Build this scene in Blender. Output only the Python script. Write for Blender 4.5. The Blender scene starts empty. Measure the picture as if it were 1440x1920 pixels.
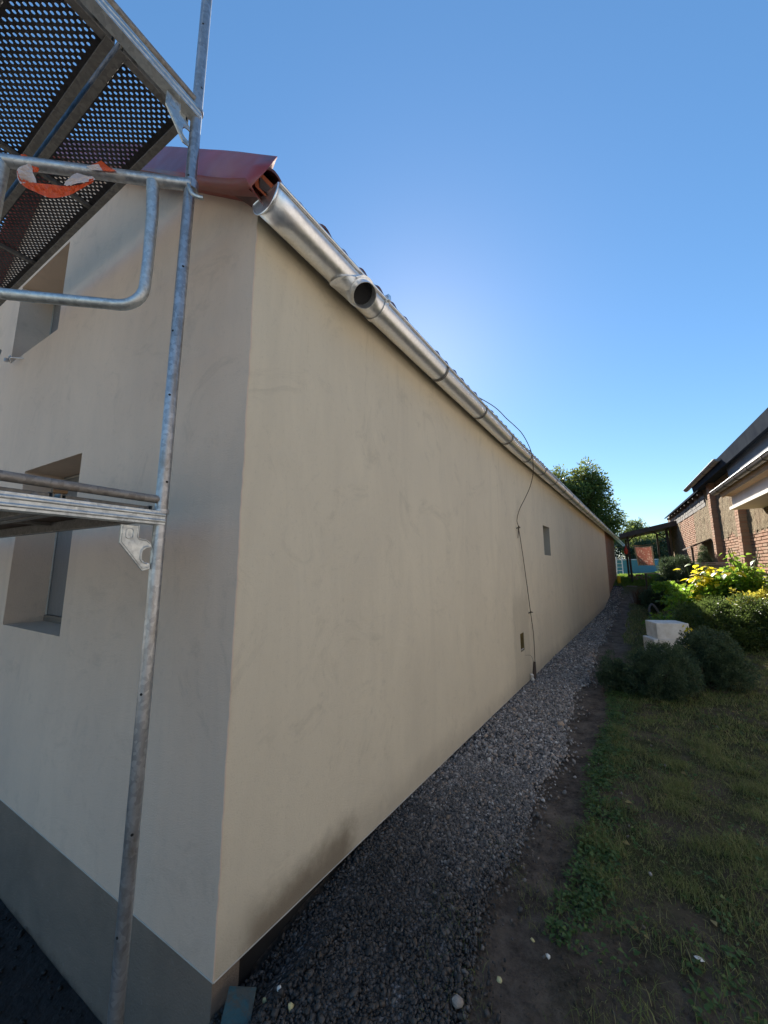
import bpy, bmesh, math, random
import numpy as np
from mathutils import Vector, Matrix, noise
R = math.radians
rng = np.random.default_rng(7); random.seed(7)
SC = bpy.context.scene; COL = SC.collection

# ------------------------------------------------------------------ camera
ZC = 1.60; HEAD = R(35.2); PITCH = R(8.45)
cam = bpy.data.objects.new('camera', bpy.data.cameras.new('camera')); COL.objects.link(cam)
cam.location = (0, 0, ZC); cam.rotation_euler = (R(90)+PITCH, 0, HEAD)
cam.data.sensor_fit = 'HORIZONTAL'; cam.data.sensor_width = 36; cam.data.lens = 17.325
cam.data.clip_start = .02; cam.data.clip_end = 2000
SC.camera = cam

# ------------------------------------------------------------------ light
SUN_EL = R(31.2); SUN_AZ = R(29.9)          # azimuth counter-clockwise from +Y
sd = Vector((-math.sin(SUN_AZ)*math.cos(SUN_EL), math.cos(SUN_AZ)*math.cos(SUN_EL), math.sin(SUN_EL)))
W = bpy.data.worlds.new('World'); SC.world = W; W.use_nodes = True
wn = W.node_tree; bg = wn.nodes['Background']
sky = wn.nodes.new('ShaderNodeTexSky'); sky.sky_type = 'NISHITA'; sky.sun_disc = False
sky.sun_elevation = SUN_EL; sky.sun_rotation = -SUN_AZ
sky.air_density = 1.0; sky.dust_density = .13; sky.ozone_density = 4.4; sky.altitude = 300
gm = wn.nodes.new('ShaderNodeGamma'); gm.inputs[1].default_value = .74
hs = wn.nodes.new('ShaderNodeHueSaturation'); hs.inputs['Saturation'].default_value = 1.27; hs.inputs['Value'].default_value = .60; hs.inputs['Hue'].default_value = .499
wn.links.new(sky.outputs[0], gm.inputs[0]); wn.links.new(gm.outputs[0], hs.inputs['Color']); wn.links.new(hs.outputs[0], bg.inputs[0]); bg.inputs[1].default_value = .13
sun = bpy.data.objects.new('sun', bpy.data.lights.new('sun', 'SUN')); COL.objects.link(sun)
sun.data.energy = 3.8; sun.data.angle = R(.53); sun.data.color = (1, .93, .82)
sun.rotation_euler = (-sd).to_track_quat('-Z', 'Y').to_euler()
SC.view_settings.view_transform = 'Standard'; SC.view_settings.look = 'None'
SC.view_settings.exposure = 1.92; SC.view_settings.gamma = 1

# ------------------------------------------------------------------ helpers
def tag(o, label=None, cat=None, group=None, kind=None):
    for k, v in (('label', label), ('category', cat), ('group', group), ('kind', kind)):
        if v: o[k] = v
    return o
def empty(name, loc=(0,0,0), parent=None):
    o = bpy.data.objects.new(name, None); COL.objects.link(o); o.location = loc; o.parent = parent; o.empty_display_size = .1
    return o
def meshobj(name, verts, faces, m, parent=None, smooth=False):
    me = bpy.data.meshes.new(name)
    if isinstance(verts, np.ndarray) and isinstance(faces, np.ndarray):
        n = faces.shape[1]
        me.vertices.add(len(verts)); me.vertices.foreach_set('co', verts.astype(np.float32).ravel())
        me.loops.add(faces.size); me.loops.foreach_set('vertex_index', faces.astype(np.int32).ravel())
        me.polygons.add(len(faces)); me.polygons.foreach_set('loop_start', np.arange(0, faces.size, n, dtype=np.int32))
        me.update(calc_edges=True)
    else:
        me.from_pydata([tuple(v) for v in verts], [], faces)
    if m: me.materials.append(m)
    o = bpy.data.objects.new(name, me); COL.objects.link(o); o.parent = parent
    if smooth: me.polygons.foreach_set('use_smooth', [True]*len(me.polygons))
    return o
class MB:
    def __init__(s): s.v = []; s.f = []
    def poly(s, pts): n = len(s.v); s.v += [Vector(p) for p in pts]; s.f.append(list(range(n, n+len(pts))))
    def hexa(s, p):     # 8 points: bottom loop 0-3, top loop 4-7
        n = len(s.v); s.v += [Vector(q) for q in p]
        s.f += [[n+a for a in q] for q in ((3,2,1,0),(4,5,6,7),(0,1,5,4),(1,2,6,5),(2,3,7,6),(3,0,4,7))]
    def box(s, x0, x1, y0, y1, z0, z1, fr=None):
        p = [(x0,y0,z0),(x1,y0,z0),(x1,y1,z0),(x0,y1,z0),(x0,y0,z1),(x1,y0,z1),(x1,y1,z1),(x0,y1,z1)]
        if fr: p = [fr(*q) for q in p]
        s.hexa(p)
    def tube(s, pts, r, n=12, caps=True, rads=None):
        pts = [Vector(p) for p in pts]; base = len(s.v); up = None
        for i, p in enumerate(pts):
            d = (pts[min(i+1, len(pts)-1)] - pts[max(i-1, 0)]).normalized()
            if up is None:
                up = Vector((0,0,1)) if abs(d.z) < .9 else Vector((1,0,0))
            a = d.cross(up).normalized(); up = a.cross(d).normalized()
            rr = rads[i] if rads else r
            for k in range(n):
                t = 2*math.pi*k/n; s.v.append(p + (a*math.cos(t) + up*math.sin(t))*rr)
        for i in range(len(pts)-1):
            for k in range(n):
                a0 = base+i*n+k; a1 = base+i*n+(k+1) % n
                s.f.append([a0, a1, a1+n, a0+n])
        if caps: s.f.append([base+k for k in range(n)][::-1]); s.f.append([base+(len(pts)-1)*n+k for k in range(n)])
    def prism(s, poly, fr, d0, d1):     # poly in 2D, fr(a,b,d)->3D
        n = len(s.v); m = len(poly)
        s.v += [Vector(fr(a,b,d0)) for a,b in poly] + [Vector(fr(a,b,d1)) for a,b in poly]
        s.f.append([n+i for i in range(m)][::-1]); s.f.append([n+m+i for i in range(m)])
        for i in range(m): j = (i+1) % m; s.f.append([n+i, n+j, n+m+j, n+m+i])
    def build(s, name, m, parent=None, smooth=False, bevel=0, fix=True):
        o = meshobj(name, s.v, s.f, m, parent, smooth)
        if fix:
            bm = bmesh.new(); bm.from_mesh(o.data); bmesh.ops.recalc_face_normals(bm, faces=bm.faces); bm.to_mesh(o.data); bm.free()
        if smooth: 
            try: o.data.set_sharp_from_angle(angle=R(40))
            except Exception: pass
        if bevel:
            b = o.modifiers.new('bevel', 'BEVEL'); b.width = bevel; b.segments = 2; b.limit_method = 'ANGLE'
        return o
def bez(pts, n=8):      # catmull-rom through points
    P = [Vector(p) for p in pts]; P = [P[0]*2-P[1]] + P + [P[-1]*2-P[-2]]; out = []
    for i in range(1, len(P)-2):
        for k in range(n):
            t = k/n; a,b,c,d = P[i-1:i+3]
            out.append(.5*((2*b)+(c-a)*t+(2*a-5*b+4*c-d)*t*t+(3*b-a-3*c+d)*t**3))
    out.append(P[-2]); return out
def smooth(t): t = max(0, min(1, t)); return t*t*(3-2*t)
def interp(x, xs, ys): return float(np.interp(x, xs, ys))

# ------------------------------------------------------------------ materials
class NT:
    def __init__(s, name):
        s.m = bpy.data.materials.new(name); s.m.use_nodes = True; s.t = s.m.node_tree; s.b = s.t.nodes['Principled BSDF']
        s.out = s.t.nodes['Material Output']
    def n(s, typ, **kw):
        o = s.t.nodes.new('ShaderNode'+typ)
        for k, v in kw.items():
            if k.startswith('i_'):
                key = k[2:]; key = int(key) if key.isdigit() else key.replace('_', ' ')
                s.set(o.inputs[key], v)
            else: setattr(o, k, v)
        return o
    def set(s, inp, v):
        if isinstance(v, bpy.types.NodeSocket): s.t.links.new(v, inp)
        elif isinstance(v, tuple) and len(v) == 3 and inp.type == 'RGBA': inp.default_value = (*v, 1)
        else: inp.default_value = v
    def pos(s, scale=(1,1,1)):
        g = s.n('NewGeometry').outputs['Position']
        return s.n('Mapping', i_Vector=g, i_Scale=scale).outputs[0]
    def obj(s, scale=(1,1,1)):
        g = s.n('TexCoord').outputs['Object']
        return s.n('Mapping', i_Vector=g, i_Scale=scale).outputs[0]
    def noise(s, vec, scale, detail=4, rough=.55, dist=0): return s.n('TexNoise', i_Vector=vec, i_Scale=scale, i_Detail=detail, i_Roughness=rough, i_Distortion=dist).outputs[0]
    def vor(s, vec, scale, feature='F1', out=0, rand=1.): return s.n('TexVoronoi', feature=feature, i_Vector=vec, i_Scale=scale, i_Randomness=rand).outputs[out]
    def ramp(s, fac, stops):
        r = s.n('ValToRGB'); s.set(r.inputs[0], fac); e = r.color_ramp.elements
        while len(e) < len(stops): e.new(.5)
        for q, (p, c) in zip(e, stops):
            q.position = p; q.color = (c, c, c, 1) if not isinstance(c, tuple) else (*c, 1)
        return r.outputs[0]
    def mix(s, f, a, b, mode='MIX'):
        m = s.n('MixRGB', blend_type=mode); s.set(m.inputs[0], f); s.set(m.inputs[1], a); s.set(m.inputs[2], b); return m.outputs[0]
    def math(s, op, a, b=0., c=None, clamp=False):
        m = s.n('Math', operation=op, use_clamp=clamp); s.set(m.inputs[0], a); s.set(m.inputs[1], b)
        if c is not None: s.set(m.inputs[2], c)
        return m.outputs[0]
    def bump(s, h, strength, dist=.01, normal=None):
        b = s.n('Bump', i_Strength=strength, i_Distance=dist, i_Height=h)
        if normal: s.set(b.inputs['Normal'], normal)
        return b.outputs[0]
    def fin(s, color=None, rough=None, metal=0, normal=None, spec=None, **kw):
        for k, v in (('Base Color', color), ('Roughness', rough), ('Metallic', metal), ('Normal', normal), ('Specular IOR Level', spec)):
            if v is not None: s.set(s.b.inputs[k], v)
        for k, v in kw.items(): s.set(s.b.inputs[k.replace('_', ' ')], v)
        return s.m
def simple(name, c1, c2=None, rough=.7, metal=0, scale=8, bumps=.2, bdist=.004, bscale=60, spec=.4, stretch=(1,1,1)):
    t = NT(name); v = t.pos(stretch); c2 = c2 or tuple(x*.7 for x in c1)
    f = t.ramp(t.noise(v, scale, 6, .6), [(.3, 0.), (.7, 1.)])
    return t.fin(t.mix(f, c1, c2), rough, metal, t.bump(t.noise(v, bscale, 5), bumps, bdist), spec)
def plaster(name, c1, c2, c3, stain=False):
    t = NT(name); v = t.pos(); vs = t.pos((1,1,.22))
    c = t.mix(t.ramp(t.noise(v, .9, 5, .6, .6), [(.35, 0.), (.68, 1.)]), c1, c2)
    c = t.mix(t.math('MULTIPLY', t.ramp(t.noise(vs, 3.2, 6, .65, .8), [(.42, 0.), (.75, 1.)]), .55), c, c3)
    # trowel marks / blotches
    c = t.mix(t.math('MULTIPLY', t.ramp(t.noise(v, 2.2, 9, .78, 1.8), [(.54, 0.), (.66, 1.)]), .30), c, tuple(x*.72 for x in c3))
    c = t.mix(t.math('MULTIPLY', t.ramp(t.noise(v, 55, 3, .8), [(.3, 1.), (.42, 0.)]), .16), c, tuple(x*.6 for x in c3))
    if stain:
        dr = t.ramp(t.noise(t.pos((1, 1, .06)), 14, 5, .75), [(.60, 0.), (.72, 1.)])
        zt = t.n('SeparateXYZ'); t.set(zt.inputs[0], v)
        c = t.mix(t.math('MULTIPLY', t.math('MULTIPLY', dr, t.n('MapRange', i_0=zt.outputs[2], i_1=1.6, i_2=3.2).outputs[0]), .30), c, (.30, .255, .18))
        s = t.n('SeparateXYZ'); t.set(s.inputs[0], v); y, z = s.outputs[1], s.outputs[2]
        nz = t.math('MULTIPLY', t.math('SUBTRACT', t.noise(v, 5, 6, .65), .5), .22)
        def band(a, b, lo, hi):     # 1 where lo<a<hi, soft by b
            m1 = t.n('MapRange', interpolation_type='SMOOTHSTEP', i_0=a, i_1=lo-b, i_2=lo+b).outputs[0]
            m2 = t.n('MapRange', interpolation_type='SMOOTHSTEP', i_0=a, i_1=hi-b, i_2=hi+b, i_3=1., i_4=0.).outputs[0]
            return t.math('MULTIPLY', m1, m2)
        yy = t.math('ADD', y, nz); zz = t.math('ADD', z, nz)
        f = t.math('MULTIPLY', band(yy, .09, 1.12, 1.78), band(zz, .10, -1, .17))
        c = t.mix(t.math('MULTIPLY', f, .85), c, (.22, .172, .112))
        # splash band along the foot and grey blotch left of the lightning wire
        f2 = t.math('MULTIPLY', band(zz, .12, -1, .16), .30); c = t.mix(f2, c, (.16, .135, .11))
        f3 = t.math('MULTIPLY', t.math('MULTIPLY', band(yy, .05, 5.0, 5.75), band(zz, .15, -.5, 1.2)), .22); c = t.mix(f3, c, (.14, .125, .10))
    h = t.math('ADD', t.math('MULTIPLY', t.noise(v, 150, 4, .8), .8), t.math('MULTIPLY', t.noise(v, 5, 7, .65, 1.), 1.))
    h = t.math('ADD', h, t.math('MULTIPLY', t.noise(v, 1.1, 3), 1.6))
    return t.fin(c, .88, 0, t.bump(h, .55, .014), .2)
M = {}
M['wall'] = plaster('sand_render', (.73, .645, .485), (.68, .60, .455), (.60, .53, .405), True)
M['gable'] = plaster('grey_sand_render', (.70, .55, .425), (.64, .505, .395), (.57, .455, .36))
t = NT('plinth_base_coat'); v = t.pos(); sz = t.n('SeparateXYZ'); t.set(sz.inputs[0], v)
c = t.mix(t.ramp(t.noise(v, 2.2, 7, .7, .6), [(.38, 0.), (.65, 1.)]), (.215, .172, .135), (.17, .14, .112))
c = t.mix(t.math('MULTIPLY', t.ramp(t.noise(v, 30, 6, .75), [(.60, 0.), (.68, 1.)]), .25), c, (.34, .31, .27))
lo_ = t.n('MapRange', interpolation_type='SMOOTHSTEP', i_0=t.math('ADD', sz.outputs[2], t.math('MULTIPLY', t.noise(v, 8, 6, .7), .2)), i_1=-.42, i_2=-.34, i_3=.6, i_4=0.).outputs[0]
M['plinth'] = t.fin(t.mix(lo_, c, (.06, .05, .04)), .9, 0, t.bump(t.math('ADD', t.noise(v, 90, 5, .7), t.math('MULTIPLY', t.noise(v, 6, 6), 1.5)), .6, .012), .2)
M['bead'] = simple('white_plastic_bead', (.50, .48, .42), (.36, .34, .3), .5)
M['dark'] = simple('recess_black', (.012, .012, .013), (.02, .02, .02), .9)
def galv(name, c1, c2, rlo, rhi, dirt=.3, dirtc=(.16, .13, .10), metal=.9, bst=.16):
    t = NT(name); v = t.pos(); sp = t.vor(v, 70, out=1)
    sp = t.n('SeparateColor', i_0=sp).outputs[0]
    c = t.mix(sp, c1, c2)
    d = t.ramp(t.noise(v, 14, 8, .75, .5), [(.52, 0.), (.66, 1.)])
    c = t.mix(t.math('MULTIPLY', d, dirt), c, dirtc)
    r = t.n('MapRange', i_0=t.noise(v, 30, 5), i_1=.3, i_2=.7, i_3=rlo, i_4=rhi).outputs[0]
    r = t.math('ADD', r, t.math('MULTIPLY', d, .25*dirt))
    return t.fin(c, r, t.math('SUBTRACT', metal, t.math('MULTIPLY', d, dirt*.9), None, True), t.bump(t.noise(v, 90, 5), bst, .002))
M['zinc'] = galv('new_galvanised_sheet', (.93, .94, .94), (.82, .835, .84), .28, .42, .04, bst=.05)
M['galv'] = galv('galvanised_tube', (.50, .51, .52), (.36, .37, .38), .30, .5, .55, (.24, .21, .17), .8)
M['galv2'] = galv('cast_galvanised', (.60, .63, .62), (.44, .47, .47), .38, .55, .3)
M['rusty'] = galv('dirty_tube', (.30, .28, .25), (.20, .18, .16), .5, .7, .7, (.16, .11, .07), .4)
M['galvd'] = galv('weathered_deck_steel', (.23, .225, .21), (.15, .15, .145), .45, .65, .5, (.09, .08, .07), .6)
M['plate'] = galv('dark_perforated_steel', (.085, .083, .09), (.055, .055, .06), .5, .7, .3, (.05, .045, .04), .5)
def splash(name, base):     # tube with cement splashes
    t = NT(name); v = t.pos(); sp = t.n('SeparateColor', i_0=t.vor(v, 60, out=1)).outputs[0]
    c = t.mix(sp, (.46, .47, .48), (.30, .31, .32))
    c = t.mix(t.math('MULTIPLY', t.ramp(t.noise(t.pos((1,1,.35)), 9, 7, .7), [(.5, 0.), (.64, 1.)]), .6), c, (.20, .17, .13))
    s = t.ramp(t.noise(v, 24, 6, .7), [(.685, 0.), (.70, 1.)])
    c = t.mix(s, c, (.62, .60, .55))
    r = t.math('ADD', .36, t.math('MULTIPLY', s, .45))
    return t.fin(c, r, t.math('SUBTRACT', .75, s, None, True), t.bump(t.math('ADD', t.noise(v, 80, 5), t.math('MULTIPLY', s, 2.)), .3, .002))
M['post'] = splash('cement_splashed_tube', 0)
t = NT('wine_red_coated_sheet'); v = t.pos()
M['red'] = t.fin(t.mix(t.noise(v, 5), (.25, .030, .022), (.21, .026, .020)), t.n('MapRange', i_0=t.noise(v, 9), i_3=.25, i_4=.42).outputs[0], 0., t.bump(t.noise(t.pos((1,1,1)), 3.2, 2), .5, .02), .7)
M['tile'] = simple('brown_red_roof_tile', (.16, .060, .045), (.09, .045, .040), .6, scale=20, bumps=.4, spec=.5)
M['comb'] = simple('orange_ventilation_mesh', (.55, .16, .06), (.40, .10, .04), .6)
M['pane'] = NT('smeared_window_film')
t = M['pane']; v = t.pos((1, 1, .5))
M['pane'] = t.fin(t.mix(t.ramp(t.noise(v, 7, 8, .8, 2.5), [(.60, 0.), (.68, 1.)]), (.17, .165, .16), (.42, .44, .46)), .3, 0, t.bump(t.noise(v, 10, 4), .3, .01), .5)
def tape(name, c):
    t = NT(name); v = t.pos()
    m = t.fin(t.mix(t.noise(v, 40), c, tuple(x*.8 for x in c)), .35, 0, t.bump(t.noise(v, 30, 3), .5, .01), .5)
    tr = t.n('BsdfTranslucent', i_Color=c); mx = t.n('MixShader', i_0=.35); t.t.links.new(t.b.outputs[0], mx.inputs[1]); t.t.links.new(tr.outputs[0], mx.inputs[2])
    t.t.links.new(mx.outputs[0], t.out.inputs[0]); return m
M['tape_o'] = tape('orange_barrier_tape', (.85, .14, .03)); M['tape_w'] = tape('white_barrier_tape', (.80, .70, .66))
def leafmat(name, cols, trans=.35, rough=.45, spec=.4):
    t = NT(name); ri = t.n('NewGeometry').outputs['Random Per Island']
    k = len(cols); c = t.ramp(ri, [(i/(k-1) if k > 1 else 0, c) for i, c in enumerate(cols)])
    c = t.mix(t.math('MULTIPLY', t.noise(t.pos(), 3, 3), .5), c, tuple(x*.45 for x in cols[0]))
    m = t.fin(c, rough, 0, None, spec)
    tr = t.n('BsdfTranslucent'); t.set(tr.inputs[0], t.mix(.5, c, tuple(min(1, x*2.2) for x in cols[-1]))); mx = t.n('MixShader', i_0=trans)
    t.t.links.new(t.b.outputs[0], mx.inputs[1]); t.t.links.new(tr.outputs[0], mx.inputs[2]); t.t.links.new(mx.outputs[0], t.out.inputs[0])
    return m
M['juniper'] = leafmat('dark_conifer_needles', [(.030, .056, .030), (.058, .098, .050), (.12, .17, .08)], .15, .6)
M['cotone'] = leafmat('small_dark_leaves', [(.035, .060, .018), (.065, .11, .028), (.12, .165, .04)], .3, .35)
M['bigleaf'] = leafmat('broad_green_leaves', [(.06, .15, .02), (.12, .24, .03), (.22, .34, .04)], .5, .4)
M['yelleaf'] = leafmat('yellow_autumn_leaves', [(.62, .50, .02), (.80, .62, .03), (.85, .55, .03)], .5, .4)
M['ygleaf'] = leafmat('yellow_green_leaves', [(.12, .16, .02), (.30, .30, .04), (.42, .36, .05)], .4)
M['tree'] = leafmat('walnut_tree_leaves', [(.045, .080, .026), (.08, .125, .038), (.17, .20, .05)], .4, .5)
M['ftree'] = leafmat('far_tree_leaves', [(.07, .12, .05), (.12, .18, .07), (.2, .24, .09)], .3, .5)
M['grass'] = leafmat('lawn_grass_blades', [(.05, .10, .026), (.10, .17, .045), (.17, .22, .065), (.38, .34, .17)], .25, .55, .25)
M['weed'] = leafmat('ground_weeds', [(.045, .10, .030), (.08, .15, .042), (.13, .20, .06)], .25, .5, .3)
M['sungrass'] = leafmat('sunlit_grass', [(.10, .18, .025), (.16, .24, .03)], .4, .6)
M['drygrass'] = leafmat('brown_ornamental_grass', [(.08, .035, .02), (.12, .06, .03)], .2, .7)
M['dry'] = leafmat('fallen_leaves', [(.30, .22, .08), (.42, .36, .16), (.24, .12, .05)], .2, .7)
M['bark'] = simple('bark', (.09, .07, .05), (.05, .04, .03), .9, scale=10, bumps=.8, bdist=.02, bscale=20)
# ground: soil, path, lawn blended by noise on real position
def groundmat():
    t = NT('soil_and_turf'); v = t.pos(); s = t.n('SeparateXYZ'); t.set(s.inputs[0], v); x, y, z = s.outputs
    wob = t.math('MULTIPLY', t.math('SUBTRACT', t.noise(v, 1.6, 6, .65), .5), .45)
    soil = t.mix(t.ramp(t.noise(v, 4, 12, .8), [(.38, 0.), (.62, 1.)]), (.050, .041, .034), (.22, .18, .145))
    soil = t.mix(t.ramp(t.noise(v, 90, 3, .7), [(.62, 0.), (.7, 1.)]), soil, (.15, .14, .125))
    turf = t.mix(t.ramp(t.noise(v, 9, 8, .75), [(.35, 0.), (.65, 1.)]), (.035, .045, .018), (.095, .092, .045))
    turf = t.mix(t.ramp(t.noise(v, 2.1, 6, .65), [(.46, 0.), (.60, 1.)]), turf, (.115, .092, .070))
    xx = t.math('ADD', x, wob)
    f = t.n('MapRange', interpolation_type='SMOOTHSTEP', i_0=xx, i_1=-.56, i_2=-.38).outputs[0]
    nf = t.n('MapRange', interpolation_type='SMOOTHSTEP', i_0=t.math('ADD', y, t.math('MULTIPLY', wob, 2.)), i_1=1.9, i_2=2.7).outputs[0]   # trampled bare soil near the house corner
    f = t.math('MULTIPLY', f, t.math('ADD', .25, t.math('MULTIPLY', nf, .75)))
    c = t.mix(f, soil, turf)
    far = t.n('MapRange', interpolation_type='SMOOTHSTEP', i_0=y, i_1=18., i_2=24.).outputs[0]
    c = t.mix(far, c, t.mix(t.noise(v, 3, 6), (.05, .085, .02), (.09, .12, .03)))
    h = t.math('ADD', t.math('MULTIPLY', t.noise(v, 70, 5, .8), .6), t.math('MULTIPLY', t.noise(v, 9, 9, .75), 2.5))
    return t.fin(c, .95, 0, t.bump(h, .9, .03), .2)
M['ground'] = groundmat()
t = NT('gravel_bed'); v = t.pos(); vc = t.vor(v, 55, out=1); vd = t.vor(v, 55)
g = t.n('SeparateColor', i_0=vc).outputs[0]
M['gravelbed'] = t.fin(t.mix(t.ramp(vd, [(.1, 0.), (.6, 1.)]), t.mix(g, (.14, .13, .125), (.32, .30, .29)), (.03, .03, .03)), .85, 0, t.bump(t.math('SUBTRACT', 1., vd), 1., .02), .3)
def stonemat(name, a, b, c3):
    t = NT(name); ri = t.n('NewGeometry').outputs['Random Per Island']; v = t.pos()
    c = t.ramp(ri, [(0, a), (.45, tuple(x*.6+y*.4 for x, y in zip(a, b))), (.72, b), (.80, tuple(b[i]*k for i, k in enumerate((1.0, .80, .62)))), (.93, b), (1, c3)])
    s = t.n('SeparateXYZ'); t.set(s.inputs[0], v)
    # stones darken towards the corner
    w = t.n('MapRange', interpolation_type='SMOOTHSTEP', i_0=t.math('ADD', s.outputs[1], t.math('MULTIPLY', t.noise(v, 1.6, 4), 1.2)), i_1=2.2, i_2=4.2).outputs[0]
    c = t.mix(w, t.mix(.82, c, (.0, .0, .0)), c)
    return t.fin(c, t.math('ADD', .55, t.math('MULTIPLY', w, .3)), 0, t.bump(t.noise(v, 200, 3), .4, .002), .35)
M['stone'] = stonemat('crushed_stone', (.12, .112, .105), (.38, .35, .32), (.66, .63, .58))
M['brick'] = None
t = NT('old_red_brick'); ri = t.n('ObjectInfo').outputs['Random']; ri2 = t.n('NewGeometry').outputs['Random Per Island']
rr = t.math('FRACT', t.math('ADD', t.math('MULTIPLY', ri, 3.3), ri2)); v = t.pos()
c = t.ramp(rr, [(0, (.30, .13, .075)), (.5, (.38, .18, .10)), (1, (.33, .20, .13))])
M['brick'] = t.fin(t.mix(t.math('MULTIPLY', t.noise(v, 30, 5), .5), c, (.42, .36, .28)), .9, 0, t.bump(t.noise(v, 50, 5), .6, .01), .2)
M['mortar'] = simple('lime_mortar', (.30, .25, .19), (.20, .16, .12), .95, bumps=.6, bdist=.01)
t = NT('straw_clay_plaster'); v = t.pos(); vs = t.pos((1, 1, .5))
c = t.mix(t.ramp(t.noise(vs, 16, 8, .75, 1.5), [(.4, 0.), (.62, 1.)]), (.17, .125, .075), (.36, .29, .185))
c = t.mix(t.math('MULTIPLY', t.ramp(t.noise(v, 1.4, 4), [(.45, 0.), (.7, 1.)]), .5), c, (.24, .15, .10))
M['straw'] = t.fin(c, .95, 0, t.bump(t.noise(vs, 22, 8, .8, 1.), 1., .05), .15)
M['block'] = simple('grey_clay_block', (.26, .24, .22), (.18, .17, .16), .95, scale=6)
M['wooddark'] = simple('weathered_dark_wood', (.055, .040, .032), (.09, .068, .052), .85, scale=6, bumps=.5, bdist=.01, bscale=30)
M['wood'] = simple('raw_timber', (.34, .22, .12), (.22, .14, .08), .8, scale=5, bumps=.4, bscale=30)
M['deckwood'] = simple('stained_deck_plywood', (.13, .085, .055), (.07, .05, .038), .85, scale=7, bumps=.4, bscale=25)
M['roofdark'] = simple('bitumen_roof', (.032, .038, .050), (.05, .058, .07), .9, scale=3, spec=0.)
M['slate'] = simple('grey_sheet_cladding', (.10, .12, .15), (.15, .175, .205), .7, scale=1.5, bumps=.1)
M['fascia'] = simple('ochre_fascia_board', (.42, .26, .12), (.34, .20, .09), .6, scale=4)
M['soffit'] = simple('pale_soffit', (.60, .55, .52), (.5, .46, .44), .8, scale=3, bumps=.1)
M['whiteboard'] = simple('white_eave_board', (.72, .68, .62), (.6, .56, .5), .7, scale=3, bumps=.1)
M['gutterb'] = simple('aged_gutter_sheet', (.30, .27, .25), (.20, .18, .17), .4, .6, scale=6)
M['rug'] = None
t = NT('red_patterned_rug'); v = t.obj(); sx = t.n('SeparateXYZ'); t.set(sx.inputs[0], v)
c = t.mix(t.ramp(t.vor(v, 12), [(.25, 0.), (.4, 1.)]), (.80, .72, .64), (.58, .34, .29))
M['rug'] = t.fin(c, .9, 0, t.bump(t.noise(v, 60), .3, .01), .1)
tr = t.n('BsdfTranslucent'); t.set(tr.inputs[0], c); mx = t.n('MixShader', i_0=.38); t.t.links.new(t.b.outputs[0], mx.inputs[1]); t.t.links.new(tr.outputs[0], mx.inputs[2]); t.t.links.new(mx.outputs[0], t.out.inputs[0])
M['rugedge'] = simple('cream_rug_border', (.62, .52, .40), (.5, .42, .32), .9)
M['eps'] = simple('white_polystyrene', (.80, .80, .77), (.58, .56, .50), .75, scale=7, bumps=.3, bscale=60)
M['orange'] = simple('red_orange_plastic', (.75, .07, .03), (.6, .05, .02), .4)
M['yellow'] = simple('yellow_plastic', (.85, .50, .01), (.7, .40, .01), .4)
M['pool'] = simple('blue_pool_liner', (.06, .27, .38), (.05, .22, .32), .4, scale=2)
M['ladder'] = simple('pale_ladder_plastic', (.80, .74, .78), (.6, .64, .68), .4)
M['log'] = simple('split_logs', (.38, .28, .18), (.22, .15, .10), .85)
M['stoneslab'] = simple('grey_stone_slab', (.30, .27, .24), (.20, .18, .16), .9, bumps=.6, bdist=.02)
M['wire'] = simple('rusty_wire', (.075, .055, .035), (.11, .085, .06), .6, .4)
M['lining'] = simple('grey_base_coat_reveal', (.34, .33, .28), (.29, .28, .24), .9, scale=3)
M['hole'] = simple('mineral_wool_brown', (.26, .19, .07), (.16, .11, .045), .95, bumps=.8, bdist=.01, bscale=90)
M['board'] = None
t = NT('flaked_turquoise_board'); v = t.pos()
M['board'] = t.fin(t.mix(t.ramp(t.noise(v, 14, 7, .75, 1.), [(.44, 0.), (.56, 1.)]), (.075, .08, .07), (.04, .10, .11)), .7, 0, t.bump(t.noise(v, 30, 6), .7, .01), .3)
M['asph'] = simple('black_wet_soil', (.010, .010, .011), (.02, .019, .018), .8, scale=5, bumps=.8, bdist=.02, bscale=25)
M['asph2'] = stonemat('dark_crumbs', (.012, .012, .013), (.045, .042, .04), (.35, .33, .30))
M['foam'] = simple('pale_yellow_foam', (.50, .46, .25), (.38, .34, .17), .9, bumps=.6)
M['pot'] = simple('grey_plastic_pipe', (.16, .16, .18), (.11, .11, .12), .5)

# ------------------------------------------------------------------ terrain
def path_z(y): return interp(y, [-50, 16.5, 24, 28, 60, 200], [0, 0, .78, 1.05, 1.1, 1.3])
def bank_a(y): return interp(y, [1.5, 4, 7, 9, 11, 13, 16, 20, 25, 40], [.04, .10, .16, .28, .75, 1.35, 1.62, 1.1, .55, .2])
def gz(x, y):
    z = path_z(y) + bank_a(y)*smooth((x+.35)/2.3) + .03*smooth((x+.62)/.25)
    z += .016*noise.noise((x*1.7, y*1.7, 0)) + .012*noise.noise((x*6, y*6, 3)) + .006*noise.noise((x*17, y*17, 6))
    if y < 3:      # falls away towards the lower yard in front of the gable
        k = max(smooth(((1.2 if x < -1.5 else .99 if x < -1.4 else .99-.5*(x+1.4)) - y)/.14)*smooth((-.3 - x)/.9), smooth((-1-y)/2.5)); z = z*(1-k) - .50*k
        if x < -1.25: z -= .11*smooth((1.9-y)/.9)*(1-k)*smooth((-1.25-x)/.15)
    return z
def axis(parts):
    out = [parts[0][0]]
    for a, b, st in parts:
        n = max(1, round((b-a)/st)); out += [a+(b-a)*(i+1)/n for i in range(n)]
    return out
xs = axis([(-260, -30, 30), (-30, -6, 3), (-6, -1.8, .3), (-1.8, 2.6, .03), (2.6, 6, .3), (6, 30, 3), (30, 260, 30)])
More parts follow.
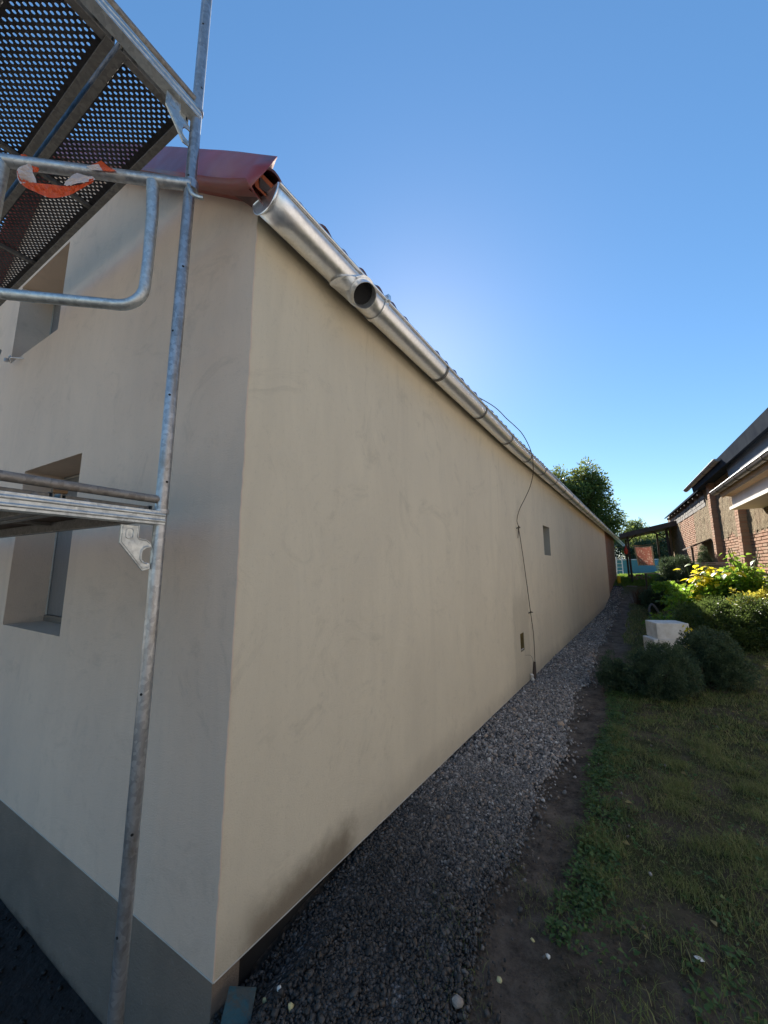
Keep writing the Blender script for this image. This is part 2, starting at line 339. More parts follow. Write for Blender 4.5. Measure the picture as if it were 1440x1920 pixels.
ys = axis([(-200, -20, 30), (-20, 0, 2), (0, .6, .1), (.6, 6, .03), (6, 12, .1), (12, 30, .3), (30, 60, 3), (60, 400, 34)])
V = [(x, y, gz(x, y) if abs(x) < 40 and y < 100 else path_z(y)) for y in ys for x in xs]
nx = len(xs); Fc = [(j*nx+i, j*nx+i+1, (j+1)*nx+i+1, (j+1)*nx+i) for j in range(len(ys)-1) for i in range(nx-1)]
tag(meshobj('ground', V, Fc, M['ground'], None, True), kind='structure')
tag(meshobj('yard', [(-60, -40, -.485), (14, -40, -.485), (14, -4.5, -.485), (-60, -4.5, -.485)], [(0, 1, 2, 3)], None), kind='structure')  # unseen pale sheet added to bounce sunlight back onto the walls
def grav_r(y): return interp(y, [1, 3, 5, 9, 14, 24], [-.66, -.75, -.82, -.94, -1.03, -1.12]) + .04*math.sin(y*2.1) + .03*math.sin(y*5.3+1)
gy = axis([(1.0, 8, .1), (8, 23.8, .4)])
V = []; Fc = []
for y in gy:
    xr = max(grav_r(y), -1.2 if y < 16 else -1.2)
    for i in range(9):
        x = -1.52 + (xr+1.52)*i/8; V.append((x, y, gz(x, y) + .014*(1 if 0 < i < 8 else -.6)))
for j in range(len(gy)-1):
    for i in range(8): Fc.append((j*9+i, j*9+i+1, (j+1)*9+i+1, (j+1)*9+i))
gp = tag(meshobj('gravel_path', V, Fc, M['gravelbed'], None, True), kind='structure')

bpy.data.objects['yard'].data.materials.append(simple('pale_bounce_sheet', (.42, .38, .32), (.34, .31, .26), .9, scale=2))
# loose crushed stones (uncountable)
ico_v = []; ph = (1+5**.5)/2
for a, b in ((-1, ph), (1, ph), (-1, -ph), (1, -ph)): ico_v += [(a, b, 0), (0, a, b), (b, 0, a)]
ico_v = np.array(ico_v, float); ico_v /= np.linalg.norm(ico_v[0])
bm = bmesh.new(); vs_ = [bm.verts.new(p) for p in ico_v]; bmesh.ops.convex_hull(bm, input=vs_); bm.verts.ensure_lookup_table(); bm.verts.index_update()
ico_f = np.array([[v.index for v in f.verts] for f in bm.faces]); ico_v = np.array([v.co[:] for v in bm.verts]); bm.free()
def rotmats(n):
    q = rng.normal(size=(n, 4)); q /= np.linalg.norm(q, axis=1)[:, None]; w, x, y, z = q.T
    return np.stack([1-2*(y*y+z*z), 2*(x*y-w*z), 2*(x*z+w*y), 2*(x*y+w*z), 1-2*(x*x+z*z), 2*(y*z-w*x), 2*(x*z-w*y), 2*(y*z+w*x), 1-2*(x*x+y*y)], 1).reshape(n, 3, 3)
def stones(name, P, size, m):
    n = len(P); v = ico_v[None]*(1+rng.uniform(-.33, .33, (n, 12, 1)))*((size*np.exp(rng.normal(0, .28 if n > 1 else 0, n)))[:, None, None]*rng.uniform([.6, .6, .45], [1.25, 1., .85], (n, 3))[:, None, :])
    v = np.einsum('nij,nkj->nki', rotmats(n), v) + P[:, None, :]
    f = ico_f[None] + (np.arange(n)*12)[:, None, None]
    return meshobj(name, v.reshape(-1, 3), f.reshape(-1, 3), m)
def scatter(n, y0, y1, s0, s1, edge=.06):
    y = rng.uniform(y0, y1, n); P = []; S = []
    for yy in y:
        xr = max(grav_r(yy), -1.2)
        x = rng.uniform(-1.5, xr) + (abs(rng.normal(0, edge)) if rng.random() < .25 else 0)
        s = rng.uniform(s0, s1)*(1.5 if rng.random() < .05 else 1)
        P.append((x, yy, gz(x, yy)+.012+rng.uniform(0, s*.7))); S.append(s)
    return np.array(P), np.array(S)
pa = [scatter(24000, .97, 3.2, .0050, .0092), scatter(13000, 3.2, 6.5, .007, .012), scatter(7000, 6.5, 13, .012, .018), scatter(1500, 13, 22, .016, .024), scatter(500, .95, 5, .006, .012, .5)]
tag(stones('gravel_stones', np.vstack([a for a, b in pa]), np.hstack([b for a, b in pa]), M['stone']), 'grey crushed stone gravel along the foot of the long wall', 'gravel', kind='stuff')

# ------------------------------------------------------------------ foliage generators
def leaves_mesh(P, D, Nn, L, Wd, fold=.25):      # one folded rhombus per leaf
    n = len(P); S = np.cross(D, Nn); S /= np.linalg.norm(S, axis=1)[:, None]+1e-9; U = np.cross(S, D)
    L = L[:, None]; Wd = Wd[:, None]
    v = np.stack([P, P+D*L*.45+S*Wd*.5+U*Wd*fold, P+D*L-U*L*.12, P+D*L*.45-S*Wd*.5+U*Wd*fold], 1).reshape(-1, 3)
    b = (np.arange(n)*4)[:, None]
    return v, np.concatenate([b+[0, 1, 2], b+[0, 2, 3]])
def unit(a): return a/(np.linalg.norm(a, axis=1)[:, None]+1e-9)
def crown(lobes, n, L, Wd, shell=.55, up=.3, clump=0, clump_r=.15, zmin=-9, droop=0.):
    # lobes: (cx,cy,cz,rx,ry,rz)
    w = np.array([l[3]*l[4]+l[3]*l[5] for l in lobes]); w /= w.sum(); lob = np.array(lobes)
    def pts(k):
        i = rng.choice(len(lobes), k, p=w); d = unit(rng.normal(size=(k, 3))); r = shell + (1-shell)*rng.random(k)**.7
        r *= 1+.13*np.sin(d[:, 0]*7+i*2)*np.cos(d[:, 1]*6+i)+.08*np.sin(d[:, 2]*11+i)
        return lob[i, :3]+d*lob[i, 3:]*r[:, None], d
    if clump:
        C0, d0 = pts(clump); k = rng.integers(0, clump, n)
        q = unit(rng.normal(size=(n, 3))); P = C0[k] + q*clump_r*rng.random((n, 1))**.5; D = unit(d0[k]*.6+q+[0, 0, up])
    else:
        P, d0 = pts(n); D = unit(d0*.8+rng.normal(size=(n, 3))*.6+[0, 0, up])
    D[:, 2] -= droop; D = unit(D)
    ok = P[:, 2] > zmin; P = P[ok]; D = D[ok]; n = len(P)
    return leaves_mesh(P, D, unit(rng.normal(size=(n, 3))+[0, 0, 1.]), L*rng.uniform(.6, 1.3, n), Wd*rng.uniform(.6, 1.3, n))

def blades(P, h, w, lean=.5):
    n = len(P); a = rng.uniform(0, 2*math.pi, n); S = np.stack([np.cos(a), np.sin(a), 0*a], 1)*w[:, None]/2
    b = rng.uniform(0, 2*math.pi, n); Ld = np.stack([np.cos(b), np.sin(b), 0*b], 1)*(h*lean*rng.random(n))[:, None]; Z = np.array([0, 0, 1.])
    v = np.stack([P-S, P+S, P+S*.7+Ld*.35+Z*h[:, None]*.55, P-S*.7+Ld*.35+Z*h[:, None]*.55, P+Ld*1.1+Z*h[:, None]*rng.uniform(.7, 1, n)[:, None]], 1).reshape(-1, 3)
    i = (np.arange(n)*5)[:, None]
    return v, np.concatenate([i+[0, 1, 2], i+[0, 2, 3], i+[3, 2, 4]])

# ------------------------------------------------------------------ house frame: u along gable (away from corner), v out of the gable, z up
CO = Vector((-1.48, .975, 0)); GD = Vector((-.9956, -.094, 0)).normalized(); GN = Vector((.094, -.9956, 0)).normalized()
def uv(u, v, z): return CO + GD*u + GN*v + Vector((0, 0, z))
WL = 19.6      # far end of the rendered long wall (y)
def lip(y): return interp(y, [.5, .95, 1.5, 2.8, 5, 12, 33], [3.372, 3.362, 3.335, 3.29, 3.232, 3.222, 3.235])
house = tag(empty('house', (-1.48, .975, 0)), 'long single storey house with sand coloured render, dark plinth and gabled roof', 'house')
house.location = (0, 0, 0)
def panelwall(name, fr, a0, a1, zb, ztop, holes, depth, m, nseg=None):
    """wall face with rectangular openings and their reveals; fr(a, d, z): d is depth into the wall"""
    mb = MB(); cuts = sorted({a0, a1, *[h[0] for h in holes], *[h[1] for h in holes], *(nseg or [])})
    for a, b in zip(cuts[:-1], cuts[1:]):
        hs = sorted([h for h in holes if h[0] <= a+1e-6 and h[1] >= b-1e-6], key=lambda h: h[2]); z = zb
        for h in hs:
            mb.poly([fr(a, 0, z), fr(b, 0, z), fr(b, 0, h[2]), fr(a, 0, h[2])]); z = h[3]
        mb.poly([fr(a, 0, z), fr(b, 0, z), fr(b, 0, ztop(b)), fr(a, 0, ztop(a))])
    for h in holes:
        d = h[4]
        mb.poly([fr(h[0], 0, h[2]), fr(h[1], 0, h[2]), fr(h[1], d, h[2]), fr(h[0], d, h[2])])
        mb.poly([fr(h[0], 0, h[3]), fr(h[1], 0, h[3]), fr(h[1], d, h[3]), fr(h[0], d, h[3])])
        mb.poly([fr(h[0], 0, h[2]), fr(h[0], 0, h[3]), fr(h[0], d, h[3]), fr(h[0], d, h[2])])
        mb.poly([fr(h[1], 0, h[2]), fr(h[1], 0, h[3]), fr(h[1], d, h[3]), fr(h[1], d, h[2])])
    # underside and returns so the facade slab has thickness
    mb.poly([fr(a0, 0, zb), fr(a1, 0, zb), fr(a1, depth, zb), fr(a0, depth, zb)])
    mb.poly([fr(a1, 0, zb), fr(a1, 0, ztop(a1)), fr(a1, depth, ztop(a1)), fr(a1, depth, zb)])
    bm = bmesh.new(); o = mb.build(name, m, house, fix=False)
    bm.from_mesh(o.data); bmesh.ops.remove_doubles(bm, verts=bm.verts, dist=1e-5); bmesh.ops.recalc_face_normals(bm, faces=bm.faces); bm.to_mesh(o.data); bm.free()
    return o
long_fr = lambda a, d, z: (-1.48-d, a, z)
lw = panelwall('long_wall', long_fr, .975, WL, .04, lambda y: lip(y)+.10, [(7.06, 7.60, 1.81, 2.345, .16), (5.28, 5.455, .47, .705, .07)], .13, M['wall'], [1.5, 2.8, 5, 12])
tag(lw, 'sand coloured render with a damp stain at its foot')
APEX_U = 3.05; EZ = 3.50; SL = .71
gab_fr = lambda u, d, z: uv(u, -d, z)
gtop = lambda u: EZ-.02 + SL*u if u <= APEX_U else EZ-.02 + SL*(2*APEX_U-u)
gw = panelwall('gable_wall', gab_fr, 0, 2*APEX_U, .04, gtop, [(1.67, 2.69, 1.155, 2.385, .27), (2.42, 3.50, 3.58, 4.42, .27)], .13, M['gable'], [APEX_U])
# jagged corner bead where the two renders meet
mb = MB(); pts = [(-1.480+random.uniform(-.0015, .003), .975+random.uniform(-.003, .002), .045+i*.045) for i in range(74)]
mb.tube(pts, .004, 6); mb.build('corner_bead', M['gable'], house, True)
# plinth (set back under the render) and black backing seen in the gap below the wall
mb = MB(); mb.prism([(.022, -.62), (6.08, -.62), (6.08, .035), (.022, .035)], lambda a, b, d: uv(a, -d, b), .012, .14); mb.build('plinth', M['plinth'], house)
mb = MB(); mb.box(-1.62, -1.535, 1.0, WL-.01, -.7, .035); mb.build('wall_footing', M['dark'], house)
mb = MB(); mb.tube([uv(.0, .001, .038), uv(6.1, .001, .038)], .0028, 6); mb.build('plinth_bead', M['bead'], house)
mb = MB(); mb.tube([(-1.479, .975, .038), (-1.479, WL, .038)], .0026, 6); mb.build('base_bead', M['bead'], house)
def window(u0, u1, z0, z1, ww):
    w = MB(); w.prism([(u0, z0), (u1, z0), (u1, z1), (u0, z1)], lambda a, b, d: uv(a, -d, b), .262, .28)
    wo = w.build('window', M['pane'], house)
    tag(wo, ww)
    b = MB(); b.tube([uv(u1-.012, -.256, z0+.01), uv(u1-.012, -.256, z1-.02), uv(u0+.02, -.256, z1-.02)], .006, 6); b.build('bead', M['bead'], wo)
    b = MB(); b.box(u0+.002, u0+.05, -.262, -.22, z0+.002, z1-.002, uv); b.box(u0+.05, u1-.03, -.262, -.235, z0+.002, z0+.05, uv); b.build('frame', M['plinth'], wo)
window(1.67, 2.69, 1.155, 2.385, 'deep window recess closed with smeared film, lower one')
window(2.42, 3.50, 3.58, 4.42, 'deep window recess behind the scaffold deck, upper one')
mb = MB(); mb.poly([(-1.63, 7.04, 1.79), (-1.63, 7.62, 1.79), (-1.63, 7.62, 2.36), (-1.63, 7.04, 2.36)]); sw = mb.build('small_window', M['lining'], house)
def lining(y0, y1, z0, z1, d, m, par):
    mb = MB(); e = .003; F = lambda y, z: [(-1.484, y, z), (-1.48-d, y, z)]
    c_ = [(y0+e, z0+e), (y1-e, z0+e), (y1-e, z1-e), (y0+e, z1-e)]
    for i in range(4): a, b = c_[i], c_[(i+1) % 4]; mb.poly([(-1.482, *a), (-1.48-d, *a), (-1.48-d, *b), (-1.482, *b)])
    mb.build('reveal', m, par, fix=False)
lining(7.06, 7.60, 1.81, 2.345, .15, M['lining'], sw)
mb = MB(); mb.poly([(-1.545, 5.27, .46), (-1.545, 5.465, .46), (-1.545, 5.465, .72), (-1.545, 5.27, .72)]); wh = mb.build('wall_hole', M['hole'], house); lining(5.28, 5.455, .47, .705, .065, M['hole'], wh)
mb = MB()
for i in range(14):
    a = i/13; mb.tube([(-1.50+random.uniform(-.02, .0), 5.28+.175*a, .47+random.uniform(-.004, .006)), (-1.49, 5.28+.175*a+random.uniform(-.02, .02), .484+random.uniform(0, .012))], .004, 5)
mb.build('hole_crumbs', M['whiteboard'], house)
# older brick end of the house beyond the rendered wall
bw = MB(); bw.box(-1.9, -1.54, WL+.005, 26.2, -.3, 3.5); bwo = bw.build('brick_end_wall', M['mortar'], house)
brick_me = None
def brick_mesh(l=.285, d=.03, h=.066):
    m = MB(); e = .004
    p = [(e, 0, e), (l-e, 0, e), (l-e, d, e), (e, d, e), (e, 0, h-e), (l-e, 0, h-e), (l-e, d, h-e), (e, d, h-e)]
    m.hexa(p); return m
def wall_bricks(parent, fr, s0, s1, z0, z1, keep=lambda s, z: True, prefix='brick'):
    out = []; row = 0; z = z0
    while z < z1:
        s = s0 - (.15 if row % 2 else 0)
        while s < s1:
            if s >= s0-.01 and keep(s+.15, z+.03): out.append((s, z))
            s += .30
        z += .077; row += 1
    return out
hb = MB()
for s, z in wall_bricks(bwo, None, WL+.02, 25.9, -.1, 3.3):
    j = random.uniform(-.004, .006)
    if z > gz(-1.5, s)-.1: hb.box(-1.545, -1.525+j, s, s+.285, z, z+.066)
tag(hb.build('brickwork', M['brick'], bwo), kind='stuff')

# ---- roof
roof = empty('roof', (0, 0, 0), house)
RE = 33.2; EX = -1.315
def eave_z(y): return lip(y) + .075
mb = MB()       # under-structure boarding
ysr = [.88, 1.5, 2.8, 5, 12, 20, RE]
for a, b in zip(ysr[:-1], ysr[1:]):
    za, zb = eave_z(a)-.02, eave_z(b)-.02; X = EX-.02; rx = -1.48-APEX_U; t_ = .06
    rz = lambda z: z + SL*(X-rx)
    mb.hexa([(X, a, za-t_), (X, b, zb-t_), (rx, b, rz(zb)-t_), (rx, a, rz(za)-t_), (X, a, za), (X, b, zb), (rx, b, rz(zb)), (rx, a, rz(za))])
    X2 = 2*rx - X; mb.hexa([(rx, a, rz(za)-t_), (rx, b, rz(zb)-t_), (X2, b, zb-t_), (X2, a, za-t_), (rx, a, rz(za)), (rx, b, rz(zb)), (X2, b, zb), (X2, a, za)])
mb.build('roof_boarding', M['wooddark'], roof)
# eave course tiles, each its own piece
TW = .17
def tile_strip(y0, L, zoff, hump=.05, th=.016, nseg=8):
    m = MB(); prof = []
    for i in range(nseg+1):
        t = i/nseg; prof.append((t*TW, hump*(math.sin(math.pi*t)**1.3)))
    n0 = 0
    for k, (dx, dz) in enumerate(((0, 0), (-L, SL*L))):
        for (a, h) in prof: m.v.append(Vector((dx, a, h+dz)))
        for (a, h) in prof: m.v.append(Vector((dx, a, h+dz-th)))
    n = nseg+1
    for i in range(nseg):
        m.f.append([i, i+1, 2*n+i+1, 2*n+i]); m.f.append([n+i, 3*n+i, 3*n+i+1, n+i+1]); m.f.append([i, n+i, n+i+1, i+1])
        m.f.append([2*n+i, 2*n+i+1, 3*n+i+1, 3*n+i])
    m.f.append([0, 2*n, 3*n, n]); m.f.append([nseg, n+nseg, 3*n+nseg, 2*n+nseg]); return m
tm = tile_strip(0, .38, 0).build('roof_tile', M['tile'], roof, True)
i = 0; y = .86
while y < RE:
    o = tm if i == 0 else tm.copy()
    if i: COL.objects.link(o); o.parent = roof
    o.location = (EX+random.uniform(-.006, .006), y, eave_z(y)+.004+random.uniform(-.004, .006)); o.rotation_euler = (random.uniform(-.012, .012), random.uniform(-.01, .01), 0)
    y += TW+.002; i += 1
mb = MB()      # upper courses, one corrugated sheet per course
for c in range(1, 13):
    x0 = EX - .30*c; n = int((RE-.83)/(TW/4)); base = len(mb.v)
    for i in range(n+1):
        yy = .83+i*TW/4; h = .045*abs(math.sin(math.pi*i/4)); z = eave_z(yy)+SL*.30*c+.03
        mb.v += [Vector((x0, yy, z+h)), Vector((x0-.31, yy, z+h+SL*.31-.015))]
    for i in range(n): mb.f.append([base+2*i, base+2*i+2, base+2*i+3, base+2*i+1])
tag(mb.build('roof_tile_courses', M['tile'], roof, True, fix=False), kind='stuff')
mb = MB(); X2 = 2*(-1.48-APEX_U)-EX
mb.poly([(X2, .8, 3.5), (X2, RE, 3.4), (-1.48-APEX_U, RE, 3.4+SL*3.2+.06), (-1.48-APEX_U, .8, 3.5+SL*3.2+.06)]); tag(mb.build('far_roof_slope', M['tile'], roof), 'far roof slope behind the ridge')
# rafter tails under the eave
rt = None; y = 1.35; k = 0
while y < RE-.2:
    if rt is None:
        m = MB(); fr = lambda a, b, d: (a, d, b)
        m.prism([(-.0, -.035), (-.0, -.095), (-.22, .035), (-.22, .12)], fr, -.04, .04); rt = m.build('rafter_tail', M['wooddark'], roof); o = rt
    else: o = rt.copy(); COL.objects.link(o); o.parent = roof
    o.location = (-1.375, y, eave_z(y)-.0); y += .95; k += 1
# red sheet verge over the gable: top flange, tall face and drip lip folded from one strip
vo = .15
def vz(u): return 3.455 + SL*(u+.24)
def fl(u0, u1, sgn=1):
    P = lambda u, v, z: uv(u if sgn > 0 else 2*APEX_U-u, v, z)
    mb = MB(); n = 26; rows = []
    for i in range(n+1):
        u = u0+(u1-u0)*i/n; e = max(0, 1-(u-u0)/.30) if sgn > 0 else 0; w = .003*math.sin(u*5)+.002*math.sin(u*11+1); t_ = vz(u)
        cut = .075*max(0, 1-(u-u0)/.10) if sgn > 0 else 0; h = .205 - .03*e
        rows.append([P(u, vo-.20*(1-e)-.045, t_+.012), P(u, vo-.03+w-.012*e, t_+.010*e), P(u+.3*cut, vo-.005+w, t_-h*.5), P(u+cut, vo+.014+w*.6+.012*e, t_-h), P(u+cut, vo+.004, t_-h-.014), P(u+cut, vo-.05, t_-h-.030)])
    k = len(rows[0])
    for r_ in rows: mb.v += r_
    for i in range(n):
        for j in range(k-1): mb.f.append([i*k+j, i*k+j+1, (i+1)*k+j+1, (i+1)*k+j])
    o = mb.build('verge_flashing', M['red'], roof, True, fix=False); o.data.set_sharp_from_angle(angle=R(32))
    sm = o.modifiers.new('s', 'SOLIDIFY'); sm.thickness = .002; return o
tag(fl(-.24, APEX_U), 'wine red sheet metal verge, bent up at its lower end'); fl(-.24, APEX_U, -1)
mb = MB()      # boarding under the verge, dark red underside
for sgn in (1, -1):
    P = lambda u, v, z: uv(u if sgn > 0 else 2*APEX_U-u, v, z)
    mb.poly([P(-.12, .0, 3.36), P(APEX_U, .0, 3.36+SL*(APEX_U+.12)), P(APEX_U, .13, 3.36+SL*(APEX_U+.12)-.0), P(-.12, .13, 3.36)])
mb.build('verge_soffit', M['red'], roof)
# orange ventilation comb at the open eave end: a net of thin bars
mb = MB()
P0 = Vector((-1.335, .858, 3.345)); A = Vector((0, .125, .0)); B = Vector((-.02, .0, .125))
for i in range(15):
    t_ = i/14; mb.tube([P0+A*t_, P0+A*t_+B], .0022, 5); mb.tube([P0+B*t_, P0+B*t_+A], .0022, 5)
mb.build('ventilation_comb', M['comb'], roof)
mb = MB(); mb.poly([P0+Vector((-.03, -.01, -.01)), P0+A+Vector((-.03, .05, 0)), P0+A+B+Vector((-.03, .03, .02)), P0+B+Vector((-.03, -.01, .02))]); mb.build('comb_backing', M['tile'], roof)
# bent dark-red strip ends sticking out under the flashing
mb = MB(); mb.poly([uv(-.10, .14, 3.40), uv(-.17, .05, 3.33), uv(.02, .02, 3.42), uv(.10, .12, 3.47)]); mb.build('verge_end_strip', M['tile'], roof)

# ---- gutter
gutter = empty('gutter', (0, 0, 0), house)
GR = .089; GX = -1.25-GR
def gprof(y, r, n=14, full=False):
    zc = lip(y)-.004
    return [Vector((GX+r*math.cos(a), y, zc+r*math.sin(a))) for a in [-math.pi*k/n for k in range(n+1)]]
ygs = [.925, 1.1, 1.3, 1.5, 1.8, 2.2, 2.8, 3.5, 4.2, 5, 6.5, 8, 10, 12, 16, 22, 27, 33.4]
mb = MB(); base = 0
for y in ygs: mb.v += gprof(y, GR)
for j in range(len(ygs)-1):
    for k in range(14): mb.f.append([j*15+k, j*15+k+1, (j+1)*15+k+1, (j+1)*15+k])
go = mb.build('gutter_trough', M['zinc'], gutter, True, fix=False); s_ = go.modifiers.new('s', 'SOLIDIFY'); s_.thickness = .0025
mb = MB(); mb.tube([Vector((GX+GR+.004, y, lip(y)+.002)) for y in ygs], .009, 10); mb.build('rolled_lip', M['zinc'], gutter, True)
mb = MB(); pr = gprof(.922, GR+.004); n = len(mb.v)
mb.v += pr + [p+Vector((0, -.004, 0)) for p in pr]; m_ = len(pr)
mb.f.append(list(range(m_))); mb.f.append(list(range(m_, 2*m_))[::-1])
for k in range(m_-1): mb.f.append([k, k+1, m_+k+1, m_+k])
rim = [p+Vector((0, -.004, 0)) for p in gprof(.922, GR+.005, 20)]; mb.tube(rim, .0045, 6); mb.tube([rim[0], rim[-1]], .0045, 6)
mb.build('end_cap', M['zinc'], gutter, True)
def band(y, w, r, name, m):
    mb = MB(); n = 16
    rings = [gprof(y-w/2, r, n), gprof(y-w/2, r+.003, n), gprof(y+w/2, r+.003, n), gprof(y+w/2, r, n)]
    for q in rings: mb.v += q
    for a in range(3):
        for k in range(n): mb.f.append([a*(n+1)+k, a*(n+1)+k+1, (a+1)*(n+1)+k+1, (a+1)*(n+1)+k])
    return mb.build(name, m, gutter, True)
y = 2.72
while y < 33:
    band(y, .028, GR+.0035, 'gutter_bracket', M['galvd']); y += .94
cl = band(1.80, .035, GR+.0045, 'joint_clamp', M['zinc'])
mb = MB(); mb.box(-1.262, -1.222, 1.785, 1.815, lip(1.8)-.012, lip(1.8)+.03); mb.build('clip', M['zinc'], cl, bevel=.003)
# outlet funnel with its open stub
mb = MB(); n = 24; axis_y = 1.60; Z0 = lip(1.58)
rings = [(1.40, 1.79, GR+.006, 0)]
top = []; 
for k in range(n):      # saddle ring on the trough
    a = 2*math.pi*k/n; yy = 1.59+.20*math.cos(a); ang = -math.pi/2 + 1.25*math.sin(a); top.append(Vector((GX+(GR+.005)*math.cos(ang), yy, Z0-.004+(GR+.005)*math.sin(ang))))
ax = Vector((.60, -.22, -.77)).normalized(); e1 = Vector((0, 1, 0)); e1 = (e1-ax*e1.dot(ax)).normalized(); e2 = ax.cross(e1); 
if e2.x < 0: e2 = -e2
OC = Vector((-1.284, 1.576, Z0-.076))
def ring(d, r): return [OC+ax*d+e2*(r*math.sin(2*math.pi*k/n))+e1*(r*math.cos(2*math.pi*k/n)) for k in range(n)]
seq = [top, ring(-.005, .090), ring(.002, .076), ring(.008, .0755), ring(.010, .080), ring(.017, .080), ring(.019, .0745), ring(.075, .074), ring(.075, .0705), ring(.01, .067)]
for q in seq: mb.v += q
for j in range(len(seq)-1):
    for k in range(n): mb.f.append([j*n+k, j*n+(k+1) % n, (j+1)*n+(k+1) % n, (j+1)*n+k])
o = mb.build('outlet', M['zinc'], gutter, True, fix=False); tag(o, 'funnel outlet with its pipe stub left open'); mb = MB(); mb.poly([p for p in ring(.016, .0675)]); mb.build('throat_shade_disc', M['dark'], o)  # black disc stands in for the shade inside the stub

# ---- lightning conductor hanging down the wall
wire = tag(empty('lightning_conductor', (-1.44, 5.7, 0)), 'thin rusty lightning wire looping over the gutter and down the long wall', 'wire')
wire.location = (0, 0, 0)
mb = MB(); mb.tube(bez([(-1.9, 4.3, 4.0), (-1.45, 4.42, 3.64), (-1.30, 4.54, 3.458), (-1.24, 4.66, 3.39), (-1.22, 4.90, 3.365), (-1.22, 5.17, 3.315), (-1.22, 5.40, 3.21), (-1.225, 5.47, 3.05), (-1.25, 5.53, 2.92), (-1.31, 5.56, 2.75), (-1.38, 5.53, 2.59), (-1.44, 5.42, 2.41), (-1.45, 5.31, 2.25), (-1.45, 5.37, 2.15), (-1.45, 5.52, 1.75), (-1.45, 5.66, 1.3), (-1.45, 5.76, .95), (-1.45, 5.86, .6), (-1.45, 5.85, .2)], 6), .0052, 6); mb.build('conductor', M['wire'], wire, True)
mb = MB(); mb.tube([(-1.455, 5.85, .24), (-1.455, 5.82, .1), (-1.46, 5.76, -.06)], .022, 8, rads=[.016, .024, .022]); tag(mb.build('protective_tube', M['wooddark'], wire, True), 'dark sleeve at the foot of the wire')
for (y, z, dy) in ((5.36, 2.16, -.02), (5.76, .95, .10)):
    mb = MB(); mb.tube([(-1.48, y, z-.02), (-1.44, y+.01, z)], .008, 6); mb.tube([(-1.44, y-.03, z+.012), (-1.435, y+.03, z-.01)], .007, 6); mb.tube([(-1.445, y, z), (-1.455, y+dy*1.6, z-.02-.14*(dy < 0))], .007, 6, rads=[.010, .004]); mb.build('wall_holder', M['wire'], wire, True)
mb = MB(); mb.tube(bez([(-1.455, 5.80, .24), (-1.45, 5.65, .36), (-1.465, 5.42, .41)], 5), .002, 5); mb.build('loose_thread', M['wire'], wire)
lump = tag(stones('mortar_lumps', np.array([(-1.45+rng.uniform(-.02, .03), 5.66+rng.uniform(-.05, .05), -.01+.03*i) for i in range(5)]), np.full(5, .025), M['whiteboard']), 'white mortar lumps at the foot of the lightning wire', 'rubble')

